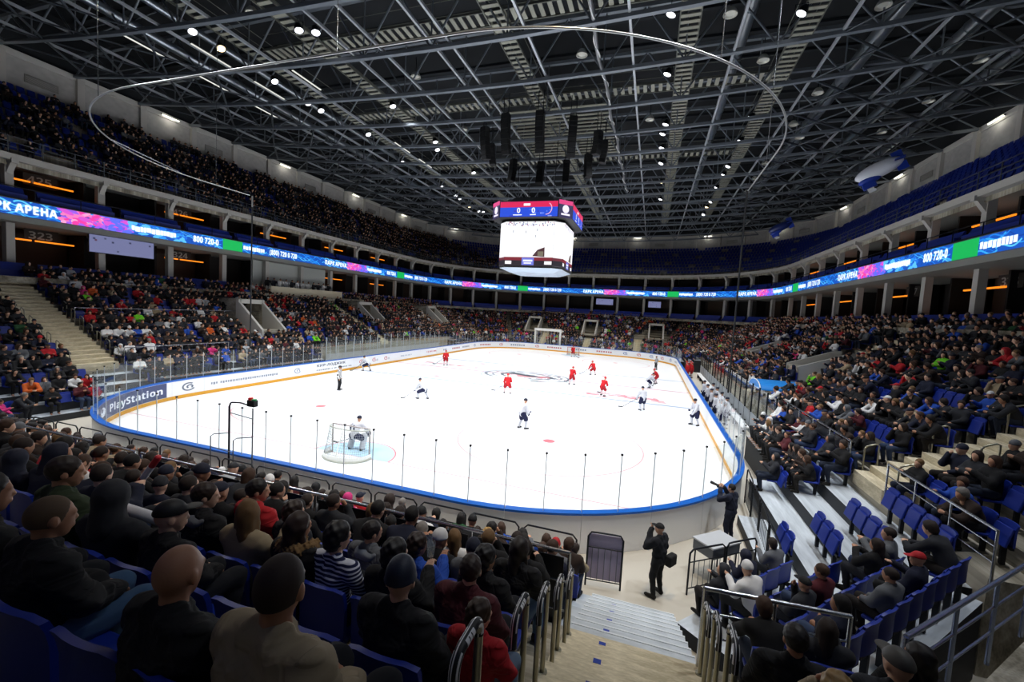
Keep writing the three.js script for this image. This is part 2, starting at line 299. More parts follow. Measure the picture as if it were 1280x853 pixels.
// ---------- stairs in the aisle ----------
{
  const st = structure('stairs', 'aisle stairs, pale metal steps below and beige concrete above', 'stairs');
  const concreteStep = new THREE.MeshStandardMaterial({ map: noiseTexture(256, [204, 193, 164], 40, [8, 40, 128], 0.6), roughness: 0.9 });
  for (let i = 0; i < 30; i++) {   // two treads for every row
    const y = 0.1 + 0.2 * i, z = 31.0 + 0.4 * i, low = i < 9;
    const s = mesh('step', box(1.72, Math.min(y, 0.5), 0.42, 11.46, y - Math.min(y, 0.5) / 2, z + 0.21), low ? M.tread : concreteStep, st);
    if (low) mesh('nosing', box(1.72, 0.012, 0.03, 11.46, y + 0.002, z + 0.02), mat(0xd6dcdf, 0.5), s);
    if (i % 2 === 1 && i < 22) mesh('row_number_plate', box(0.09, 0.008, 0.07, 11.1, y + 0.004, z + 0.13), mat(0x14389a, 0.5), s);
  }
  mesh('edge_line', merge([box(1.66, 0.006, 0.03, 11.46, 2.013, 34.97), box(0.03, 0.006, 0.36, 12.27, 2.013, 35.14), box(0.03, 0.006, 0.36, 10.65, 2.013, 35.14)]), M.white, st);
  // stairs in the left stand and the right stand
  for (const [name, sx, z0, w] of [['left', -1, 25.2, 1.9], ['left', -1, -1.5, 1.3], ['right', 1, 25.8, 1.7], ['right', 1, 9.5, 1.3], ['right', 1, -8, 1.3]]) {
    const s2 = structure('stairs', 'concrete aisle stairs climbing the ' + name + ' stand at ' + (z0 > 20 ? 'the near end' : z0 > 0 ? 'the middle' : 'the far half'), 'stairs');
    for (let i = 0; i < 22; i++) mesh('step', box(0.42, 0.4, w, sx * (17.6 + 0.4 * i + 0.2), 2.1 + 0.2 * i - 0.2 + 0.01, z0), concreteStep, s2);
  }
  for (const x of [-6.9, 0.9, 9.3]) {
    const s2 = structure('stairs', 'concrete aisle stairs in the far stand ' + (x < -2 ? 'left of' : x < 5 ? 'behind' : 'right of') + ' the far goal', 'stairs');
    for (let i = 0; i < 12; i++) mesh('step', box(1.2, 0.4, 0.42, x, 0.5 + 0.2 * i - 0.2 + 0.01, -(31.6 + 0.4 * i + 0.2)), concreteStep, s2);
  }
}
// ---------- entrances (vomitories) ----------
const holes = [];   // plan rectangles without seats
function vomitory(x, z, turn, label, k0 = 8, h = 1.9) {   // opening faces the rink (local -z), stands on row k0
  const t = structure('entrance', label, 'entrance'); t.position.set(x, floorY(k0), z); t.rotation.y = turn;
  for (const s of [-1, 1]) {
    const sh = new THREE.Shape([[0, -0.3], [-2.6, -1.5], [-2.6, -0.3], [0, h], [0.3, h], [0.3, -0.3]].map((p) => new THREE.Vector2(...p)));
    const g = new THREE.ExtrudeGeometry(sh, { depth: 0.22, bevelEnabled: false }); g.rotateY(-Math.PI / 2); mesh('parapet', g.translate(s * 1.15 + 0.11, 0, 0), M.column, t);
  }
  if (h > 1.5) mesh('lintel', box(2.5, 0.35, 0.3, 0, 1.95, 0.15), M.column, t); for (const [n, g] of [['passage_floor', box(2.1, 0.1, 4, 0, -0.1, 2)], ['passage_wall', box(2.1, 2.3, 0.1, 0, 1, 4)], ['passage_wall', box(0.1, 2.3, 4, -1.05, 1, 2)], ['passage_wall', box(0.1, 2.3, 4, 1.05, 1, 2)], ['passage_ceiling', box(2.2, 0.1, 3.9, 0, 2.1, 2.05)]]) if (h > 1.5) mesh(n, g, M.concrete, t);
  mesh('landing', box(2.1, 0.3, 2.8, 0, -0.5, -1.2), M.concrete, t);
  holes.push({ x, z, r: 2.1 });
}
vomitory(-21.6, 12.3, -Math.PI / 2, 'entrance with sloped parapets in the left stand below the standing spectators', 9);
vomitory(-23.4, -5.5, -Math.PI / 2, 'entrance with sloped parapets midway along the left stand', 10); vomitory(-22.5, -21, -Math.PI / 2, 'entrance with sloped parapets at the far end of the left stand', 10);
vomitory(-9.6, -37.6, Math.PI, 'entrance in the far stand left of the far goal', 8); vomitory(0.9, -37.6, Math.PI, 'entrance in the far stand behind the far goal', 8); vomitory(12.2, -37.6, Math.PI, 'entrance in the far stand at its right end', 8);
vomitory(22.6, 9.5, Math.PI / 2, 'entrance with sloped parapets in the near half of the right stand', 10, 0.7); vomitory(22.6, -3.5, Math.PI / 2, 'entrance with sloped parapets midway along the right stand', 10, 0.7);
// ---------- box level, LED ribbon, upper tier, back wall ----------
const ringA = loop(27, 42.5, 20, 1.2), ringLen = ringA[ringA.length - 1].s, ringB = loop(28.2, 43.6, 21, 1.2), BAY = 4.7;
{
  const lower = structure('balcony_lower', 'pale slab of the box level carrying the LED ribbon', 'balcony');
  mesh('slab', sweep(ringA, rect(0.05, 5.5, 10.15, 10.5), false), M.soffit, lower);
  mesh('fascia', sweep(ringA, rect(0.06, 0.35, 10.5, 11.55), false), mat(0x6f7278, 0.7), lower);
  const rib = canvasTexture(2048, 64, (c, w, h) => {   // 28.5 m of ribbon
    const s = w / 28.5; c.fillStyle = '#0d4fb4'; c.fillRect(0, 0, w, h);
    for (let i = 0; i < 120; i++) { c.strokeStyle = pick(['#1c7fe0', '#38a8f0', '#0a3a9c', '#5cc4f8']); c.lineWidth = rr(2, 7); const x = rr(0, w), y = rr(0, h); c.beginPath(); c.moveTo(x, y); c.bezierCurveTo(x + 40, y - 30, x + 60, y + 30, x + 110, y + rr(-20, 20)); c.stroke(); }
    const patch = (a, b, cols, n = 70) => { for (let i = 0; i < n; i++) { c.fillStyle = pick(cols); c.beginPath(); c.ellipse(rr(a, b) * s, rr(0, h), rr(8, 30), rr(3, 12), rr(-0.6, 0.6), 0, 7); c.fill(); } };
    patch(4.9, 7.4, ['#e83ca0', '#d050c8', '#f078b8', '#9a58e0', '#ff9cc8']); patch(7.2, 8.8, ['#7a50d8', '#a060e8', '#5a6af0', '#d050c8']); patch(8.8, 13, ['#2c90f0', '#58b8f8', '#1c6ad8'], 40);
    c.fillStyle = '#f4fbff'; c.shadowColor = '#ffffff'; c.shadowBlur = 6; c.font = 'bold 48px sans-serif'; c.fillText('ПАРК АРЕНА', 0.7 * s, 50, 3.9 * s);
    const dashes = (a, b) => { for (let x = a * s; x < b * s;) { const ww = rr(10, 22); c.fillRect(x, rr(18, 22), ww, rr(22, 27)); x += ww + 3; } };
    dashes(8.9, 12.0); c.fillText('800 720-0', 13.5 * s, 48, 2.3 * s); c.fillText('(800) 720 0 720', 21.3 * s, 48, 3.6 * s);
    c.shadowBlur = 0; c.fillStyle = '#10a850'; c.fillRect(16.2 * s, 0, 2.0 * s, h); c.fillStyle = '#f4fbff'; dashes(18.3, 20.6);
  });
  const led = new THREE.MeshStandardMaterial({ color: 0x05070a, roughness: 0.5, emissive: 0xffffff, emissiveMap: rib, emissiveIntensity: 1.25 });
  const ribbon = thing('led_ribbon', 'bright LED ribbon display with blue adverts running round the box level', 'LED display');
  const n = Math.round(ringLen / BAY), w = ringLen / n;
  for (let i = 0; i < n; i++) {
    const pts = loopCut(ringA, i * w, (i + 1) * w, 1.2), g = sweep(pts, [[0.03, 11.5], [0.03, 10.55]], false), uv = g.attributes.uv;
    for (let k = 0; k < uv.count; k++) uv.setXY(k, (uv.getX(k) - 33.9) / 28.5, (uv.getY(k) - 10.55) / 0.95);
    mesh('screen_panel', g, led, ribbon);
  }
  mesh('top_rail', sweep(ringA, rect(0, 0.1, 11.55, 11.62), false), M.darkSteel, ribbon);
  // seat-back rows and rails on the balcony
  const bal = thing('balcony_seating', 'rows of blue seats along the balcony above the ribbon', 'seating row', 'balcony seating');
  const bal2 = thing('balcony_seating', 'rows of blue seats on the concourse below the ribbon', 'seating row', 'balcony seating');
  
  for (let i = 0; i < n; i++) {
    mesh('seat_row', sweep(loopCut(ringA, i * w + 0.35, (i + 1) * w - 0.25, 1.2), [[0.4, 11.5], [0.85, 11.5], [0.93, 12.35], [0.84, 12.35], [0.7, 11.95], [0.4, 11.95]]), M.seat, bal);
    { const q = onLoop(ringA, (i + 0.5) * w); if (!(q.x < -20 && Math.abs(q.z - 0.9) < 7.5)) mesh('seat_row', sweep(loopCut(ringA, i * w + 0.35, (i + 1) * w - 0.25, 1.2), [[0.3, 6.7], [0.8, 6.7], [0.86, 7.6], [0.77, 7.6], [0.62, 7.1], [0.3, 7.1]]), M.seat, bal2); }
  }
  const hr = thing('balcony_rail', 'thin dark rail along the balcony above the ribbon', 'railing');
  mesh('handrail', sweep(ringA, rect(0.18, 0.23, 12.28, 12.33), false), M.darkSteel, hr);
  for (let i = 0; i < n * 2; i++) { const p = onLoop(ringA, i * w / 2); mesh('post', box(0.04, 0.75, 0.04, p.x + p.nx * 0.2, 11.93, p.z + p.nz * 0.2), M.darkSteel, hr); }
  // columns with a sloping head bracket
  const upper = structure('balcony_upper', 'pale front edge beam of the upper tier', 'balcony');
  mesh('edge_beam', sweep(ringB, rect(-0.4, 0.3, 14.05, 14.45), false), M.column, upper);
  mesh('soffit', sweep(ringB, rect(0.3, 6, 14.15, 14.4), false), M.soffit, upper);
  const back = structure('wall_boxes', 'dark brown back walls of the boxes', 'wall');
  const capGeo = box(0.16, 0.3, 1.5), tubeMat = new THREE.MeshStandardMaterial({ color: 0x301808, emissive: 0xff8a1c, emissiveIntensity: 1.3, roughness: 0.5 });
  const signs = ['323', '324', '325', '326', '327', '328'], upSigns = ['425', '426', '427', '428', '429', '430'];
  for (let i = 0; i < n; i++) {
    const p = onLoop(ringB, i * (ringB[ringB.length - 1].s / n)), a = Math.atan2(-p.nz, p.nx);
    if (p.z > 34) { continue; }
    const c = structure('column', 'pale box-level column', 'column'); c.position.set(p.x, 0, p.z); c.rotation.y = a;
    mesh('shaft', box(0.42, 7.6, 0.42, 0.3, 10.3, 0), M.column, c);
    const br = capGeo.clone().applyMatrix4(new THREE.Matrix4().makeRotationX(0)); mesh('bracket', beam([0.25, 13.2, 0], [-0.35, 14.05, 0], 0.3, 0.22), M.column, c);
    mesh('head', box(0.9, 0.28, 0.34, -0.05, 14.0, 0), M.column, c); br.dispose();
    // one box per bay
    const q = onLoop(ringB, (i + 0.5) * (ringB[ringB.length - 1].s / n)), b = Math.atan2(-q.nz, q.nx), bay = new THREE.Group(); bay.name = 'box_bay'; bay.position.set(q.x, 0, q.z); bay.rotation.y = b; back.add(bay);
    const lit = i % 2 === 0 && Math.abs(q.x) > 22 && q.z > -26, wood = i % 2 ? M.darkWall : M.brown;
    for (const [y0, y1] of [[6.7, 10.15], [10.5, 14.15]]) {
      mesh('back_wall', box(0.15, y1 - y0, 5.6, 3.6, (y0 + y1) / 2, 0), wood, bay);
      mesh('partition', box(1.9, y1 - y0, 0.16, 2.6, (y0 + y1) / 2, 2.2), M.darkWall, bay);
      if (lit) { for (const [z, l] of [[-1.2, 1.1], [0.6, 2.1]]) mesh('light_tube', box(0.1, 0.1, l, 1.9, y1 - 0.85, z), tubeMat, bay); }
    }
    if (lit) for (const y of [9.35, 13.3]) { const L = new THREE.RectAreaLight(0xff9a3a, 1.3, 3.2, 0.1); L.position.set(1.83, y - 0.05, -0.1); L.castShadow = true; bay.add(L); L.rotation.y = Math.PI / 2; }
  }
  // section numbers standing under the ceilings of the boxes
  const num = (txt) => new THREE.MeshStandardMaterial({ map: canvasTexture(128, 64, (c) => { c.fillStyle = '#2a221a'; c.fillRect(0, 0, 128, 64); c.fillStyle = '#98958e'; c.font = 'bold 56px sans-serif'; c.fillText(txt, 14, 52); }), roughness: 0.7 });
  const place = (x, y, z, ry, txt, where) => { const t = thing('section_sign', 'section number ' + txt + ' on the box wall ' + where, 'sign', null, [x, y, z], ry); mesh('plate', box(1.8, 0.8, 0.04), [M.darkWall, M.darkWall, M.darkWall, M.darkWall, num(txt), M.darkWall], t); };
  [21.8, 12.4, 3.0].forEach((z, i) => { place(-30.2, 9.7, z, Math.PI / 2, signs[i], ['beside the wide pale screen', 'past the wide pale screen', 'over the standing spectators'][i]); place(-30.2, 13.5, z, Math.PI / 2, upSigns[i], ['above the arena name on the ribbon', 'above the phone number on the ribbon', 'above the green part of the ribbon'][i]); });
  [9, -0.4].forEach((z, i) => { place(30.2, 9.6, z, -Math.PI / 2, signs[5 - i], ['over the near half of the right stand', 'midway along the right stand'][i]); });
  // wide display screens under the ribbon
  const scr = (x, y, z, ry, w, h, label) => { const t = thing('display_screen', label, 'screen', null, [x, y, z], ry); mesh('casing', box(w + 0.1, h + 0.1, 0.08, 0, 0, -0.05), M.black, t); mesh('screen', box(w, h, 0.02), new THREE.MeshStandardMaterial({ color: 0x101218, emissive: 0xb8bce0, emissiveIntensity: 0.55, emissiveMap: canvasTexture(128, 64, (c) => { c.fillStyle = '#cfd2ea'; c.fillRect(0, 0, 128, 64); for (let i = 0; i < 7; i++) { c.fillStyle = pick(['#5a5f78', '#a06070', '#80869c']); c.fillRect(rr(5, 120), rr(8, 54), 4, 6); } }), roughness: 0.4 }), t); };
  scr(-27.85, 9.55, 18.2, Math.PI / 2, 4.2, 1.3, 'wide pale screen under the ribbon in the left boxes');
  scr(2.4, 9.2, -43.6, 0, 3.2, 1.1, 'pale screen under the ribbon behind the far goal'); scr(11.6, 9.1, -43.2, 0, 2.2, 1.1, 'small pale screen under the ribbon at the right of the far end');
  // light grey standing area on the left
  const pr = structure('wall_press', 'light grey wall of the standing area on the left', 'wall'); mesh('panel', box(0.1, 3.0, 10.4, -28.9, 8.65, 0.9), mat(0xb6bab4, 0.7), pr); mesh('parapet', box(0.25, 1.0, 10.6, -26.3, 7.0, 0.9), mat(0xd8cdb2, 0.7), pr);
}
// upper tier
const upperRows = 9, tierLoop = (t) => loop(lerp(28.2, 36.5, t), lerp(43.6, 57, t), lerp(21, 26, t), 1.4), tierY = (k) => 14.5 + 0.75 * k;
{
  const st = structure('upper_tier', 'dark steep upper tier above the boxes', 'stand');
  for (let k = 0; k < upperRows; k++) {
    const a = tierLoop(k / upperRows), b = tierLoop((k + 1) / upperRows), n = 120, pos = [], idx = [];
    for (let i = 0; i <= n; i++) { const p = onLoop(a, a[a.length - 1].s * i / n * 0.99999), q = onLoop(b, b[b.length - 1].s * i / n * 0.99999); pos.push(p.x, tierY(k) - 0.75, p.z, p.x, tierY(k), p.z, p.x, tierY(k), p.z, q.x, tierY(k), q.z); }
    for (let i = 0; i < n; i++) { const o = i * 4, e = o + 4; idx.push(o, e, o + 1, o + 1, e, e + 1, o + 2, e + 2, o + 3, o + 3, e + 2, e + 3); }
    const g = new THREE.BufferGeometry(); g.setAttribute('position', new THREE.Float32BufferAttribute(pos, 3)); g.setAttribute('uv', new THREE.Float32BufferAttribute(pos.flatMap((v, i) => (i % 3 === 0 ? [v, pos[i + 2]] : [])), 2)); g.setIndex(idx); g.computeVertexNormals();
    mesh('step', g, M.concrete, st);
  }
  const rl = thing('upper_tier_rail', 'metal rail along the front edge of the upper tier', 'railing'), e = tierLoop(0), L = e[e.length - 1].s;
  for (const y of [15.55, 15.2, 14.9]) mesh('handrail', sweep(e, rect(-0.12, -0.07, y, y + 0.04), false), mat(0x6a7076, 0.4, 0.7), rl);
  for (let i = 0; i < 150; i++) { const p = onLoop(e, i * L / 150); if (p.z < 30) mesh('post', box(0.05, 1.1, 0.05, p.x - p.nx * 0.1, 15.05, p.z - p.nz * 0.1), mat(0x6a7076, 0.4, 0.7), rl); }
  // back wall with pilasters, recesses and strip lamps
  const wl = tierLoop(1), wL = wl[wl.length - 1].s, w = structure('wall_back', 'pale concrete back wall above the upper tier', 'wall');
  mesh('wall_face', sweep(wl, rect(0, 0.4, 14, 23.6), false), M.wall, w);
  mesh('coping', sweep(wl, rect(-0.15, 0.5, 23.6, 24.05), false), mat(0xcac8c0, 0.8), w);
  mesh('upper_cladding', sweep(wl, rect(0.4, 0.8, 24, 29), false), M.deck, w);
  const bays = Math.round(wL / 4.7), lampMat = new THREE.MeshStandardMaterial({ color: 0x202020, emissive: 0xfaf6ea, emissiveIntensity: 2.2 });
  for (let i = 0; i < bays; i++) {
    const p = onLoop(wl, i * wL / bays), a = Math.atan2(-p.nz, p.nx); if (p.z > 30) continue;
    const q = mesh('pilaster', box(0.35, 3.6, 0.5, 0, 22.0, 0), mat(0xbdbab2, 0.85), w); q.position.set(p.x - p.nx * 0.12, 0, p.z - p.nz * 0.12); q.rotation.y = a;
    const m = onLoop(wl, (i + 0.5) * wL / bays), am = Math.atan2(-m.nz, m.nx);
    if (i % 3 === 1) { const r = mesh('vent_frame', merge([box(0.14, 0.06, 2.0, 0, 22.58, 0), box(0.14, 0.06, 2.0, 0, 22.02, 0), box(0.14, 0.5, 0.06, 0, 22.3, 0.97), box(0.14, 0.5, 0.06, 0, 22.3, -0.97)]), mat(0x8d8b84, 0.7), w); r.position.set(m.x, 0, m.z); r.rotation.y = am; for (let v = 0; v < 5; v++) { const sl = mesh('vent_slat', box(0.12, 0.012, 1.9), mat(0x8d8b84, 0.7), r); sl.position.set(-0.01, 22.1 + v * 0.1, 0); sl.rotation.z = -0.6; } }
    if (i % 3 === 0) {
      const t = thing('strip_lamp', 'short white strip lamp on the coping of the back wall', 'lamp', 'strip lamps on the back wall', [m.x - m.nx * 0.35, 23.75, m.z - m.nz * 0.35], am);
      mesh('housing', box(0.1, 0.1, 1.7, 0.06, 0.06, 0), M.darkSteel, t); mesh('light_tube', box(0.12, 0.1, 1.6), lampMat, t);
      const l = new THREE.PointLight(0xfaf6ea, 1.6); l.position.set(-0.25, -0.1, 0); l.castShadow = true; t.add(l);
    }
  }
  // closing wall behind the camera
  const nb = structure('wall_near', 'plain dark wall closing the hall behind the near stand', 'wall');
  mesh('wall_face', box(60, 14, 0.4, 0, 7, 47.5), M.darkWall, nb);
}
// ---------- roof ----------
const ORD = ['nearest', 'second', 'third', 'fourth', 'fifth', 'sixth', 'seventh', 'eighth', 'ninth', 'tenth', 'eleventh', 'twelfth'];
const bayName = (z) => (z > 0 ? ORD[Math.floor(z / 4.72)] + ' from the scoreboard, near goal side' : ORD[Math.floor(-z / 4.72)] + ' from the scoreboard, far goal side');
const wallLoop = loop(36.5, 57, 26, 1.4);
const halfWidth = (z) => { const a = Math.abs(z) - (57 - 26); return a <= 0 ? 36.5 : 36.5 - 26 + Math.sqrt(Math.max(0, 26 * 26 - a * a)); };
const chordY = (x) => 21.7 + 1.9 * (x / 34) * (x / 34), TOP = 25.4, trussZ = [];
for (let i = -3; i < 16; i++) trussZ.push(21.6 - 4.72 * i);
{
  const roof = structure('ceiling', 'dark corrugated roof deck above the trusses', 'roof');
  const sh = new THREE.Shape(); wallLoop.forEach((p, i) => (i ? sh.lineTo(p.x * 1.02, -p.z * 1.02) : sh.moveTo(p.x * 1.02, -p.z * 1.02)));
  mesh('deck', new THREE.ExtrudeGeometry(sh, { depth: 0.4, bevelEnabled: false }).rotateX(-Math.PI / 2).translate(0, 28.2, 0), M.deck, roof);
  for (let i = 0; i < 30; i++) { const z = 40 - i * 3.3, w = halfWidth(z) - 0.5; if (w > 4) mesh('deck_rib', box(w * 2, 0.22, 0.3, 0, 28.1, z), mat(0x262b30, 0.7, 0.3), roof); }
  // trusses across the hall
  for (const z of trussZ) {
    const W = halfWidth(z) - 0.3; if (W < 6) continue;
    const t = thing('roof_truss', 'long grey steel roof truss, ' + bayName(z), 'truss', 'roof trusses across the hall');
    const n = Math.max(4, Math.round(W * 2 / 4.7)), X = (i) => -W + 2 * W * i / n;
    for (let i = 0; i < n; i++) { mesh('bottom_chord', beam([X(i), chordY(X(i)), z], [X(i + 1), chordY(X(i + 1)), z], 0.26, 0.22), M.truss, t); }
    mesh('top_chord', beam([-W, TOP, z], [W, TOP, z], 0.26, 0.22), M.truss, t);
    for (let i = 0; i < n; i++) {
      const a = X(i), b = X(i + 1), m = (a + b) / 2;
      mesh('web_bar', bar([a, chordY(a), z], [m, TOP, z], 0.065, 5), M.truss, t); mesh('web_bar', bar([m, TOP, z], [b, chordY(b), z], 0.065, 5), M.truss, t);
      if (i) mesh('web_bar', bar([a, chordY(a), z], [a, TOP, z], 0.05, 5), M.truss, t);
    }
  }
  // beams along the hall
  const purl = [[-22.5, 22.9], [-18.4, 22.4], [-14.2, 22.2], [-7.85, 22], [-5.75, 22], [-2.3, 22], [-1.2, 22], [3.5, 22], [9.1, 22], [14.7, 22.1], [20, 22.5], [25, 23], [30, 23.4], [-27, 23.2], [-31, 23.5]];
  for (const [x, y] of purl) {
    const t = thing('roof_beam', 'slim grey steel beam running lengthwise under the trusses', 'beam', 'lengthwise roof beams'), end = Math.max(-54, -(31 + Math.sqrt(Math.max(0, 26 * 26 - Math.max(0, Math.abs(x) - 10.5) ** 2)) - 1));
    for (let i = 2; i < trussZ.length - 1; i++) if (trussZ[i + 1] > end) mesh('length', beam([x, y, trussZ[i]], [x, y, trussZ[i + 1]], 0.13, 0.16), mat(0xb0b5ba, 0.4, 0.4), t);
  }
  // diagonal bracing in plan, outer bays
  for (const s of [-1, 1]) for (let i = 2; i < trussZ.length - 3; i++) {
    const z0 = trussZ[i], z1 = trussZ[i + 1]; if (halfWidth(z1) < 33) continue;
    const t = thing('roof_brace', 'crossed dark braces over the ' + (s < 0 ? 'left' : 'right') + ' stands, ' + bayName((z0 + z1) / 2), 'brace', 'plan braces over the ' + (s < 0 ? 'left' : 'right') + ' stands');
    for (const [xa, xb] of [[20, 25], [25, 30], [30, 34.5]]) { mesh('brace_bar', bar([s * xa, chordY(xa), z0], [s * xb, chordY(xb), z1], 0.08, 5), M.brace, t); mesh('brace_bar', bar([s * xb, chordY(xb), z0], [s * xa, chordY(xa), z1], 0.06, 5), M.brace, t); mesh('brace_bar', bar([s * xb, chordY(xb), z0], [s * (xa + xb) / 2, TOP, (z0 + z1) / 2], 0.05, 5), M.brace, t); }
  }
  // catwalks
  const walk = (a, b, w, label) => {
    const t = thing('catwalk', label, 'catwalk', 'ceiling catwalks'), A = V(...a), B = V(...b), d = B.clone().sub(A), L = d.length(), u = d.clone().normalize(), side = V(u.z, 0, -u.x);
    for (const s of [-1, 1]) { const o = side.clone().multiplyScalar(s * w / 2), p = A.clone().add(o), q = B.clone().add(o); mesh('side_rail', beam(p.toArray(), q.toArray(), 0.06, 0.16), M.catwalk, t); p.y += 1; q.y += 1; mesh('hand_rail', bar(p.toArray(), q.toArray(), 0.025, 5), M.catwalk, t); }
    const sl = []; for (let i = 0; i < L / 0.55; i++) { const c = A.clone().addScaledVector(u, i * 0.55 + 0.27); sl.push(box(Math.abs(u.z) > 0.5 ? w : 0.26, 0.05, Math.abs(u.z) > 0.5 ? 0.26 : w, c.x, c.y, c.z)); }
    mesh('grating', merge(sl), mat(0x9a9a8c, 0.6, 0.3), t);
  };
  walk([12.15, 23.4, 24], [12.15, 23.4, -40], 1.1, 'ladder-like catwalk grating above the right half of the ice'); walk([18.4, 23.4, 22], [18.4, 23.4, -38], 1.1, 'ladder-like catwalk grating above the right boards');
  walk([1.4, 23.4, 24], [1.4, 23.4, -36], 1.1, 'ladder-like catwalk grating above the middle of the ice'); walk([-11.4, 23.4, 24], [-11.4, 23.4, -40], 1.1, 'ladder-like catwalk grating above the left half of the ice'); walk([-16.6, 23.4, 24], [-16.6, 23.4, -40], 0.9, 'narrow catwalk grating above the left boards');
  walk([-16, 23.6, 15.9], [18, 23.6, 15.9], 1.2, 'catwalk crossing the hall nearest to the near goal'); walk([-16, 23.6, 6], [18, 23.6, 6], 1.2, 'catwalk crossing the hall before the scoreboard'); walk([-16, 23.6, -8], [18, 23.6, -8], 1.2, 'catwalk crossing the hall behind the scoreboard');
  // wide slatted gratings around the speaker rig
  { const t = thing('rig_grating', 'slatted steel grating of the speaker rig above the ice', 'grating'); for (let i = 0; i < 15; i++) mesh('slat', box(9, 0.06, 0.3, 2.2, 23.1, 5.2 - i * 0.72), mat(0x8c8c7e, 0.6, 0.3), t); }
  // air ducts
  for (const [x, y, r, label] of [[-23.0, 23.9, 0.3, 'long shiny round air duct over the left stand'], [-18.9, 23.7, 0.22, 'slim shiny air duct above the left boards'], [23.3, 24.6, 0.45, 'long shiny round air duct over the right stand'], [28.3, 25, 0.4, 'shiny round air duct over the upper right tier'], [33, 25.4, 0.35, 'shiny round air duct beside the right back wall'], [15.6, 25.2, 0.35, 'slim shiny air duct above the right boards']]) {
    const t = thing('air_duct', label, 'duct');
    for (let i = 0; i < 12; i++) { const z0 = 24 - i * 4.4; mesh('duct_length', bar([x, y, z0], [x, y, z0 - 4.3], r, 14), M.galvanised, t); mesh('duct_collar', bar([x, y, z0 - 4.36], [x, y, z0 - 4.24], r + 0.04, 14), M.galvanised, t); }
  }
  // glowing strips under the left trusses that read as bright dashes
  for (const [x, y, z0] of [[-22.3, 22.6, 20], [-22.3, 22.6, 15.4], [-22.3, 22.6, 10.6], [-18.1, 22.3, 18.6], [-18.1, 22.3, 14], [-13.9, 22.3, 14.6], [-13.6, 22.0, 2.5], [-13.6, 22.0, -2]]) {
    const t = thing('glow_strip', 'long pale glowing strip slung lengthwise above the left stand', 'lamp', 'glowing strips over the left stand', [x, y, z0]);
    mesh('housing', box(0.16, 0.08, 2.8, 0, 0.06, 0), M.darkSteel, t); mesh('light_tube', box(0.12, 0.05, 2.7), new THREE.MeshStandardMaterial({ color: 0x30302c, emissive: 0xf2f2ea, emissiveIntensity: 0.9 }), t);
    const l = new THREE.RectAreaLight(0xf2f2ea, 0.9, 0.12, 2.7); l.position.y = -0.04; l.rotation.x = -Math.PI / 2; l.castShadow = true; t.add(l);
  }
}
